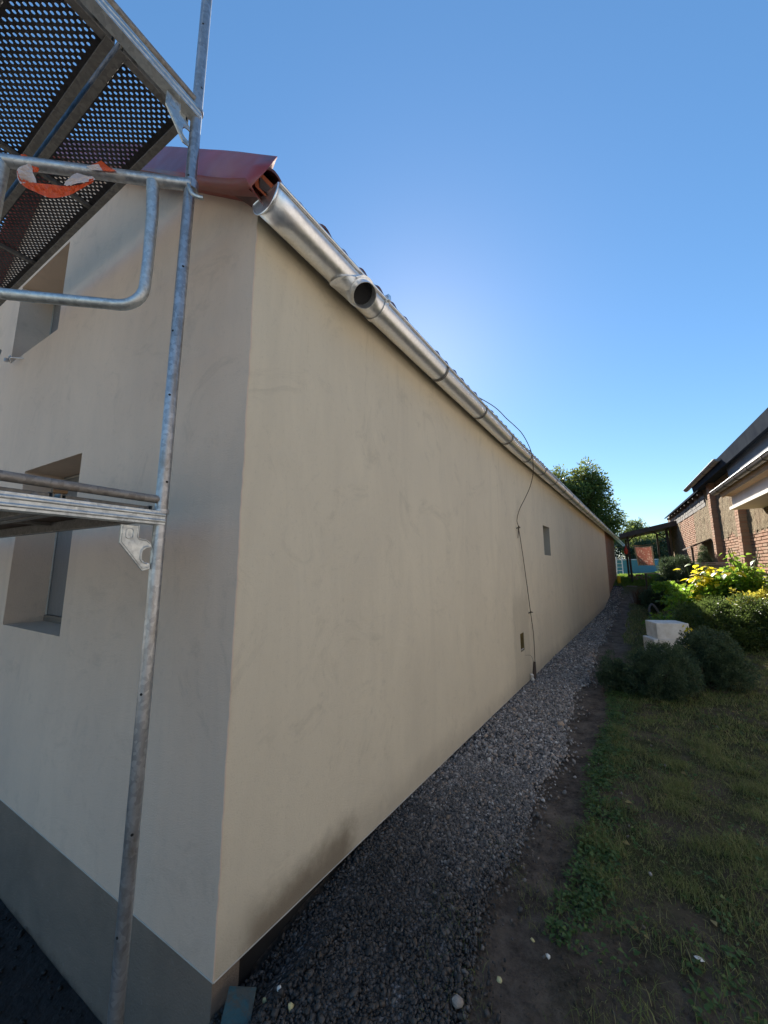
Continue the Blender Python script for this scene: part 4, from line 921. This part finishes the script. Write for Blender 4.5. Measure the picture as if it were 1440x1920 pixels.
# ------------------------------------------------------------------ barn on the right
B0 = Vector((2.13, 13.1, 0)); BD = Vector((-.0728, .99735, 0)); BN = Vector((-.99735, -.0728, 0))
bf = lambda s, off, z: B0 + BD*s + BN*off + Vector((0, 0, z))
barn = tag(empty('barn', (0, 0, 0)), 'old brick and clay plastered barn with brick piers on the right', 'barn')
mb = MB(); mb.box(-13, 13.4, -7, -.03, .2, 4.40, bf); mb.build('wall_core', M['mortar'], barn)
BZ = lambda s: interp(s, [-13, -1.5, .2, 3, 6, 13], [1.7, 1.72, 1.80, 1.68, 1.5, .9])
PL_E = lambda s: (2.42 + .16*noise.noise((s*1.3, 0, 4)) + .10*noise.noise((s*5, 0, 1)) if s < 3.2 else 1.0 + .3*noise.noise((s, 2, 2))) if s < 4 else 1.0
# clay plaster: rough sheet with irregular lower edge
V = []; Fc = []; ss = np.arange(-5, 13.3, .055); zz_ = np.arange(1.2, 4.38, .055)
for s in ss:
    for z in zz_: V.append(bf(s, .012+.022*noise.noise((s*9, z*9, 0))+.016*noise.noise((s*2.5, z*2.5, 7))+.012*noise.noise((s*25, z*25, 3)), z))
nz = len(zz_)
for i in range(len(ss)-1):
    for j in range(nz-1):
        s, z = ss[i], zz_[j]
        if z < PL_E(s): continue
        if 6.0 < s < 9.3 and z < 3.78: continue
        if s > 3.7 and z > 3.70+.03*noise.noise((s*3, 0, 0)) and z < 4.1: continue
        Fc.append((i*nz+j, i*nz+j+1, (i+1)*nz+j+1, (i+1)*nz+j))
meshobj('clay_plaster', V, Fc, M['straw'], barn, True)
allb = wall_bricks(barn, None, -4.4, 3.6, 1.45, 2.62, lambda s, z: z < PL_E(s)+.06) + wall_bricks(barn, None, 6.0, 9.2, 1.6, 3.70)
allb.sort(key=lambda b: b[0])
bm_ = brick_mesh().build('brick', M['brick'], barn); frm = Matrix(((BD.x, BN.x, 0), (BD.y, BN.y, 0), (0, 0, 1))).to_4x4(); rest = MB()
q0 = frm.to_euler()
for i, (s, z) in enumerate(allb):
    if i < 290:
        o = bm_ if i == 0 else bm_.copy()
        if i: COL.objects.link(o); o.parent = barn
        o.location = bf(s, -.03+random.uniform(.0, .014), z+random.uniform(-.003, .003)); o.rotation_euler = q0
    else: rest.box(s+.004, s+.281, -.03, random.uniform(-.002, .014), z+.004, z+.062, bf)
tag(rest.build('brickwork', M['brick'], barn), kind='stuff')
# grey block courses under the eave
blk = None
for r_ in range(3):
    s = 3.75 + (.18 if r_ % 2 else 0)
    while s < 12.9:
        m = MB(); l = .36
        if blk is None:
            m.hexa([(.008, 0, .008), (l-.008, 0, .008), (l-.008, .05, .008), (.008, .05, .008), (.008, 0, .132), (l-.008, 0, .132), (l-.008, .05, .132), (.008, .05, .132)]); blk = m.build('grey_block', M['block'], barn); o = blk
        else: o = blk.copy(); COL.objects.link(o); o.parent = barn
        o.location = bf(s, -.035+random.uniform(0, .02), 3.70+.14*r_); o.rotation_euler = q0; s += .37
# piers
for s0_, s1_ in ((2.32, 2.62), (-.32, -.02), (-2.95, -2.65)):
    mb = MB(); mb.box(s0_, s1_, -.02, .15, .8, 4.38, bf); p = mb.build('brick_pier', M['mortar'], barn); mb = MB(); z = 1.3; r_ = 0
    while z < 4.3:
        for (a, b) in (((s0_, (s0_+s1_)/2-.005), ((s0_+s1_)/2+.005, s1_)) if r_ % 2 else ((s0_, s1_),)): mb.box(a+.002, b-.002, .145, .158+random.uniform(0, .008), z, z+.066, bf)
        mb.box(s0_-.008-random.uniform(0, .006), s0_+.004, .0, .15, z, z+.066, bf); z += .077; r_ += 1
    tag(mb.build('pier_bricks', M['brick'], p), kind='stuff')
# pale plastered neighbour part, right of the picture
mb = MB(); mb.box(-16, -5.6, -.02, .10, .2, 4.2, bf); mb.build('pale_wall', M['soffit'], barn)
# roof and eave
mb = MB(); n = 16
for a, b in ((-13, 3.6), (3.6, 12.6)):
    e = .36 if a < 0 else .22; zt = 4.44 if a < 0 else 4.27
    mb.hexa([bf(a, e, zt-.05), bf(b, e, zt-.05), bf(b, -4, zt+2.9), bf(a, -4, zt+2.9), bf(a, e, zt+.02), bf(b, e, zt+.02), bf(b, -4, zt+3.0), bf(a, -4, zt+3.0)])
mb.build('roof', M['roofdark'], barn)
ro = None
for i in range(10):
    s = 3.9+.9*i; mb = MB()
    if ro is None: mb.hexa([(0, 0, 0), (.10, 0, 0), (.10, .19, 0), (0, .19, 0), (0, 0, .09), (.10, 0, .09), (.10, .19, .09), (0, .19, .09)]); ro = mb.build('rafter_end', M['wooddark'], barn); o = ro
    else: o = ro.copy(); COL.objects.link(o); o.parent = barn
    o.location = bf(s, -.01, 4.12); o.rotation_euler = q0
mb = MB(); mb.hexa([bf(-13, .34, 4.18), bf(3.6, .34, 4.18), bf(3.6, .30, 4.18), bf(-13, .30, 4.18), bf(-13, .38, 4.47), bf(3.6, .38, 4.47), bf(3.6, .30, 4.47), bf(-13, .30, 4.47)]); mb.build('eave_board', M['roofdark'], barn)
mb = MB(); mb.box(-13, 3.58, .01, .30, 4.24, 4.27, bf); mb.build('eave_underside', M['roofdark'], barn)
mb = MB(); mb.prism([(-5.5, 3.55), (-.30, 3.55), (-.06, 3.98), (.08, 4.40), (-5.5, 4.40)], lambda a, b, d: bf(a, d, b), .165, .185); mb.build('sheet_cladding', M['slate'], barn)
def halfpipe(mb, s0, s1, off, z, r, n=10):
    base = len(mb.v)
    for s in (s0, s1):
        for k in range(n+1):
            a = -math.pi*k/n; mb.v.append(bf(s, off+r*math.cos(a), z+r*math.sin(a)))
    for k in range(n): mb.f.append([base+k, base+k+1, base+n+2+k, base+n+1+k])
    mb.f.append([base+k for k in range(n+1)]); mb.f.append([base+n+1+k for k in range(n+1)][::-1])
bg_ = empty('gutter', (0, 0, 0), barn)
mb = MB(); halfpipe(mb, -.4, 4.3, .42, 4.40, .075); mb.tube([bf(-.4, .50, 4.40), bf(4.3, .50, 4.40)], .011, 8); mb.build('gutter_trough', M['gutterb'], bg_, True)
for s in (.3, 1.2, 2.2, 3.2, 4.0):
    mb = MB(); halfpipe(mb, s, s+.03, .42, 4.40, .082); mb.build('gutter_bracket', M['wooddark'], bg_)
# nearer boxed eave with its own gutter
be = tag(empty('boxed_eave', (0, 0, 0)), 'newer boxed eave with ochre fascia and grey gutter over the near part of the barn', 'eave')
mb = MB(); halfpipe(mb, -5.2, -1.0, .70, 3.42, .075); o = mb.build('gutter_trough', M['gutterb'], be, True)
mb = MB(); mb.tube([bf(-5.2, .78, 3.43), bf(-.98, .78, 3.43)], .011, 8); mb.build('rolled_lip', M['zinc'], be, True)
for s in (-4.6, -3.8, -3.0, -2.2, -1.5):
    mb = MB(); halfpipe(mb, s, s+.03, .70, 3.42, .083); mb.build('gutter_bracket', M['wooddark'], be)
mb = MB(); mb.hexa([bf(-5.5, .64, 3.24), bf(-1.30, .64, 3.24), bf(-1.30, .60, 3.24), bf(-5.5, .60, 3.24), bf(-5.5, .66, 3.43), bf(-1.22, .66, 3.43), bf(-1.22, .60, 3.43), bf(-5.5, .60, 3.43)]); mb.build('fascia_board', M['fascia'], be)
mb = MB(); mb.hexa([bf(-5.5, .595, 3.24), bf(-1.46, .595, 3.24), bf(-1.46, .50, 3.22), bf(-5.5, .50, 3.22), bf(-5.5, .595, 3.26), bf(-1.46, .595, 3.26), bf(-1.46, .5, 3.24), bf(-5.5, .5, 3.24)]); mb.build('soffit', M['fascia'], be)
mb = MB(); mb.hexa([bf(-5.5, .50, 2.98), bf(-1.47, .50, 2.98), bf(-1.47, .02, 2.98), bf(-5.5, .02, 2.98), bf(-5.5, .50, 3.25), bf(-1.47, .50, 3.25), bf(-1.47, .02, 3.25), bf(-5.5, .02, 3.25)]); mb.build('box_side', M['soffit'], be)
mb = MB(); mb.box(-5.5, -1.46, .0, .56, 2.91, 2.979, bf); mb.build('lower_board', M['whiteboard'], be)
mb = MB(); mb.hexa([bf(-5.5, .62, 3.45), bf(-1.1, .62, 3.45), bf(-1.1, .19, 3.62), bf(-5.5, .19, 3.62), bf(-5.5, .62, 3.47), bf(-1.1, .62, 3.47), bf(-1.1, .19, 3.64), bf(-5.5, .19, 3.64)]); mb.build('eave_roof', M['slate'], be)
mb = MB(); mb.tube([bf(-3.2, .48, 3.56), bf(-2.7, .48, 3.56)], .035, 10); mb.build('vent_pipe', M['soffit'], be, True)
# ------------------------------------------------------------------ things by the barn end
def plank_pile(name, c, label, n, m, L=.7):
    p = tag(empty(name, c), label, 'planks'); 
    for i in range(n):
        mb = MB(); mb.box(-L/2, L/2, -.12, .12, 0, .03); o = mb.build('slab' if m is M['stoneslab'] else 'plank', m, p); o.location = (random.uniform(-.1, .1), random.uniform(-.08, .08), .045*i); o.rotation_euler = (random.uniform(-.06, .06), random.uniform(-.08, .08), random.uniform(-.4, .4))
plank_pile('stone_slabs', (1.62, 14.4, gz(1.62, 14.4)+.1), 'flat grey stone slabs piled at the foot of the brick pier', 5, M['stoneslab'])
cs = tag(empty('cone_shrub', (1.52, 15.9, gz(1.52, 15.9)-.05)), 'dark cone shaped conifer against the barn wall', 'shrub')
v, f = crown([(0, 0, .18, .24, .24, .25), (0, 0, .40, .16, .16, .25), (0, 0, .62, .09, .09, .22)], 7000, .04, .015, .6, .9, 300, .05, 0); meshobj('foliage', v, f, M['juniper'], cs)
ls = tag(empty('small_roof', (0, 0, 0)), 'little sloping board roof on a post beside the barn wall', 'shelter')
mb = MB(); mb.hexa([bf(3.6, .03, 2.52), bf(5.2, .03, 2.48), bf(5.2, .60, 2.22), bf(3.6, .60, 2.26), bf(3.6, .03, 2.57), bf(5.2, .03, 2.53), bf(5.2, .60, 2.27), bf(3.6, .60, 2.31)]); mb.build('roof_board', M['wooddark'], ls)
mb = MB(); mb.box(3.75, 3.81, .50, .56, .8, 2.28, bf); mb.build('post', M['wooddark'], ls)

# canopy between the house and the barn
cn = tag(empty('canopy', (0, 0, 0)), 'low lean-to canopy of dark boards between the house and the barn end', 'canopy')
mb = MB(); mb.hexa([(-1.12, 23.6, 3.30), (1.50, 23.3, 3.86), (1.30, 27.0, 3.74), (-1.25, 27.0, 3.22), (-1.12, 23.6, 3.36), (1.50, 23.3, 3.92), (1.30, 27.0, 3.80), (-1.25, 27.0, 3.28)]); mb.build('roof_sheet', M['wooddark'], cn)
mb = MB(); mb.hexa([(-1.12, 23.56, 3.12), (1.42, 23.3, 3.66), (1.42, 23.36, 3.66), (-1.12, 23.61, 3.12), (-1.12, 23.56, 3.30), (1.42, 23.3, 3.85), (1.42, 23.36, 3.85), (-1.12, 23.61, 3.30)]); mb.build('front_beam', M['wooddark'], cn)
for (x, y, z, r, ln) in ((-.76, 24.0, 3.25, .05, .04), (-.95, 26.6, 3.2, .05, 0), (.95, 24.0, 3.55, .06, .08), (1.12, 24.4, 3.6, .06, -.03), (.6, 26.6, 3.5, .05, 0)):
    mb = MB(); mb.tube([(x+ln, y, gz(x, y)-.1), (x, y, z)], r, 8); mb.build('post', M['wooddark'] if x != 1.12 else M['wood'], cn, True)
mb = MB(); mb.tube([(.95, 24.0, 3.0), (.3, 23.7, 3.45)], .035, 6); mb.tube([(-.76, 24, 2.95), (-.35, 23.7, 3.3)], .03, 6); mb.build('brace', M['wooddark'], cn, True)
# clothesline with rug
lw_ = tag(empty('clothesline', (0, 0, 0)), 'thin clothesline strung below the canopy', 'line')
mb = MB(); mb.tube(bez([(-2.4, 25.4, 2.55), (-.8, 27.3, 2.86), (-.1, 27.32, 2.90), (.4, 27.3, 2.98), (1.5, 26.6, 3.3)], 5), .012, 5); mb.build('cord', M['wood'], lw_)
rug = tag(empty('hanging_rug', (-.13, 27.3, 1.66)), 'red patterned rug with cream border hanging on the line', 'rug')
def rugpatch(a0, a1, b0, b1, name, m, off):
    mb = MB(); n = 12
    for i in range(n+1):
        for j in range(n+1):
            a = a0+(a1-a0)*i/n; b = b0+(b1-b0)*j/n
            w = .47 - .06*(1-b); x = (a*2-1)*w + .10*(1-b)*.9 + .0; z = b*1.20 - .05*math.sin(math.pi*a)*b + .0
            mb.v.append(Vector((x, .04*math.sin(a*7+b*2)+off-.03*(1-b), z)))
    for i in range(n):
        for j in range(n): mb.f.append([i*(n+1)+j, (i+1)*(n+1)+j, (i+1)*(n+1)+j+1, i*(n+1)+j+1])
    o = mb.build(name, m, rug, True, fix=False); s_ = o.modifiers.new('s', 'SOLIDIFY'); s_.thickness = .012
rugpatch(.08, .92, .03, .95, 'rug_field', M['rug'], 0)
for q in ((0, .08, 0, 1), (.92, 1, 0, 1), (.08, .92, .95, 1)): rugpatch(*q, 'border', M['rugedge'], 0)
# orange-red bag hanging on the canopy post
mb = MB(); mb.tube([(-.87, 23.9, 2.75), (-.87, 23.9, 2.66), (-.88, 23.9, 2.55), (-.88, 23.9, 2.38), (-.87, 23.9, 2.28)], .08, 10, rads=[.012, .02, .085, .10, .06]); tag(mb.build('red_bag', M['orange'], None, True), 'bright red bag hanging at the end of the gutter by the canopy post', 'bag')
mb = MB(); mb.tube([(0, 0, 0), (0, 0, .05), (0, 0, .42), (0, 0, .46)], .07, 12, rads=[.075, .08, .085, .06]); o = mb.build('yellow_bin', M['yellow'], None, True); o.location = (-1.30, 23.5, gz(-1.3, 23.5)-.08); tag(o, 'small yellow canister standing on the grass at the end of the house', 'canister')
# pool and ladder
pl = tag(empty('pool', (-.6, 35.6, 1.05)), 'round blue above ground pool behind the canopy', 'pool')
mb = MB(); n = 40
for k in range(n): a = 2*math.pi*k/n; mb.v += [Vector((2.3*math.cos(a), 2.3*math.sin(a), 0)), Vector((2.3*math.cos(a), 2.3*math.sin(a), 1.08))]
for k in range(n): j = (k+1) % n; mb.f.append([2*k, 2*j, 2*j+1, 2*k+1])
mb.build('pool_wall', M['pool'], pl, True, fix=False)
mb = MB(); mb.tube([(2.3*math.cos(2*math.pi*k/n), 2.3*math.sin(2*math.pi*k/n), 1.09) for k in range(n+1)], .04, 6); mb.build('pool_rim', M['ladder'], pl, True)
mb = MB(); mb.poly([(2.2*math.cos(2*math.pi*k/n), 2.2*math.sin(2*math.pi*k/n), .95) for k in range(n)]); mb.build('pool_water', M['pool'], pl)
ld = tag(empty('pool_ladder', (-1.66, 32.2, gz(-1.66, 32.2))), 'white plastic A-frame pool ladder leaning at the blue pool', 'ladder')
for x in (-.19, .19):
    mb = MB(); mb.tube([(x, -.25, 0), (x*.9, 0, 1.18), (x*.9, .05, 1.24)], .03, 8); mb.build('rail', M['ladder'], ld, True)
    mb = MB(); mb.tube([(x-.25 if x < 0 else x, -.5, 0), (x*.9, -.1, .55)], .025, 8); mb.build('strut', M['ladder'], ld, True)
for z in (.25, .5, .75): mb = MB(); mb.box(-.19, .19, -.22+z*.15, -.06+z*.15, z, z+.04); mb.build('tread', M['ladder'], ld)
# wood pile and table under the canopy
wp = tag(empty('log_pile', (-.35, 25.1, gz(-.35, 25.1))), 'small pile of cut logs below the hanging rug', 'logs')
lg = None
for i in range(16):
    if lg is None: mb = MB(); mb.tube([(0, -.16, 0), (0, .16, 0)], .055, 8); lg = mb.build('log', M['log'], wp, True); o = lg
    else: o = lg.copy(); COL.objects.link(o); o.parent = wp
    o.location = (random.uniform(-.45, .45), random.uniform(-.1, .1), .06+.1*(i // 6)); o.rotation_euler = (0, random.uniform(-.1, .1), random.uniform(-.5, .5))
tb = tag(empty('garden_table', (.22, 20.4, gz(.22, 20.4))), 'slatted wooden garden table under the hanging rug', 'table')
for i in range(5): mb = MB(); mb.box(-.38, .38, -.3+i*.125, -.3+i*.125+.10, .70, .73); mb.build('slat', M['log'], tb)
for x in (-.32, .32):
    for y in (-.25, .25): mb = MB(); mb.box(x-.03, x+.03, y-.03, y+.03, 0, .70); mb.build('leg', M['wooddark'], tb)
# brown ornamental grass and grey pipe beside the path
P = np.array([(-.15+rng.normal(0, .13), 17.8+rng.normal(0, .2), gz(-.15, 17.8)-.05) for _ in range(1500)])
v, f = blades(P, rng.uniform(.3, .85, 1500), rng.uniform(.008, .018, 1500), .8); tag(meshobj('ornamental_grass', v, f, M['drygrass']), 'reddish brown ornamental grass clump at the end of the path', 'grass clump')
mb = MB(); x, y = .06, 13.2; mb.tube(bez([(x-.1, y, gz(x, y)-.02), (x-.12, y, gz(x, y)+.28), (x-.03, y, gz(x, y)+.40), (x+.12, y, gz(x, y)+.12), (x+.22, y-.1, gz(x, y)-.15)], 6), .03, 10); tag(mb.build('bent_hose', M['pot'], None, True), 'bent grey plastic hose lying in the dark bush by the path', 'hose')
mb = MB(); mb.box(-.22, .22, -.08, .08, 0, .05); o = mb.build('kerb_stone', M['stoneslab'], None, bevel=.008); o.location = (-.72, 22.4, gz(-.72, 22.4)); tag(o, 'pale kerb stone where the path meets the sunlit grass', 'stone')
# sunlit grass at the end
P = area(9000, -1.6, 1.4, 22.5, 31, lambda x, y: True); v, f = blades(P, rng.uniform(.05, .16, len(P)), rng.uniform(.015, .03, len(P)), 1.); tag(meshobj('tall_grass', v, f, M['sungrass']), 'sunlit tufty grass at the end of the path', 'grass', kind='stuff')

# ------------------------------------------------------------------ trees
def tree(loc, H, lobes, n, label, m, L, Wd, clump, cr, tr=.22, group=None):
    s = tag(empty('tree', loc), label, 'tree', group); mb = MB()
    mb.tube([(0, 0, -.2), (.1, 0, H*.25), (0, .1, H*.5)], tr, 10, rads=[tr*1.3, tr, tr*.6]); 
    mb.build('trunk', M['bark'], s, True); mb = MB()
    for (a, b, c, d, e, f_) in lobes:
        mb.tube(bez([(0, .05, H*.28), (a*.4, b*.4, (H*.3+c)/2), (a, b, c+f_*.3)], 4), tr*.35, 6, rads=None)
        for k in range(4):
            t_ = (a+random.uniform(-.7, .7)*d, b+random.uniform(-.7, .7)*e, c+random.uniform(-.3, .8)*f_); mb.tube([(a*.6, b*.6, c*.75), t_], tr*.14, 5)
    mb.build('limbs', M['bark'], s, True)
    v, f = crown(lobes, n, L, Wd, .35, .1, clump, cr, .3); tag(meshobj('crown', v, f, m, s), kind='stuff'); return s
tree((-5.6, 48, 1.1), 12.5, [(0, 0, 8.6, 2.6, 2.4, 2.6), (-1.9, 0, 7.9, 2.2, 2.2, 2.6), (.4, .3, 10.8, 1.5, 1.5, 1.9), (-2.0, .2, 10.8, 1.6, 1.5, 1.5), (1.8, 0, 6.6, 1.8, 1.8, 2.0), (1.2, 0, 9.2, 1.8, 1.6, 1.6), (-3.6, 0, 7, 2, 2, 2.4), (2.7, 0, 4.5, 1.6, 1.6, 2.0), (.5, -.5, 4.6, 2.8, 2, 2.2)], 24000, 'tall broad walnut tree rising behind the far end of the roof', M['tree'], .30, .17, 620, .62, .3)
tree((-1.0, 62, 1.1), 7.5, [(0, 0, 4.6, 1.5, 1.5, 1.6), (-1, 0, 3.4, 1.2, 1.2, 1.4), (1.0, 0, 4.4, 1.1, 1.1, 1.3), (.2, 0, 6, .9, .9, .9)], 6500, 'distant loose tree showing above the canopy, nearest the walnut', M['ftree'], .26, .15, 230, .5, .15)
tree((2.3, 64, 1.1), 7.6, [(0, 0, 4.4, 1.5, 1.5, 1.5), (1.2, 0, 4.9, 1.3, 1.2, 1.4), (-1.2, 0, 4.6, 1.1, 1.1, 1.3), (1.9, 0, 6, .8, .8, .9)], 6500, 'distant airy tree showing between the canopy and the barn roof', M['ftree'], .26, .15, 230, .5, .15)
tree((.9, 50, 1.1), 5.2, [(0, 0, 2.6, 2.0, 1.4, 1.5), (1.6, 0, 2.2, 1.6, 1.4, 1.5), (-1.5, 0, 2.6, 1.4, 1.2, 1.5)], 9000, 'low dark fruit tree visible through the gap under the canopy', M['tree'], .22, .13, 260, .45, .14)
s = tag(empty('hedge', (-2, 41.5, 1.05)), 'dark clipped hedge behind the blue pool', 'hedge')
v, f = crown([(x, 0, 1.4, 1.3, .8, 1.7+.2*math.sin(x*2)) for x in np.arange(-9, 6.5, 1.1)], 42000, .16, .09, .6, .2, 1500, .3, 0); tag(meshobj('foliage', v, f, M['juniper'], s), kind='stuff')
mb = MB()
for x in np.arange(-4, 6.5, 1.1): mb.tube([(x, 0, 0), (x, 0, 2)], .05, 6)
mb.build('stems', M['bark'], s)
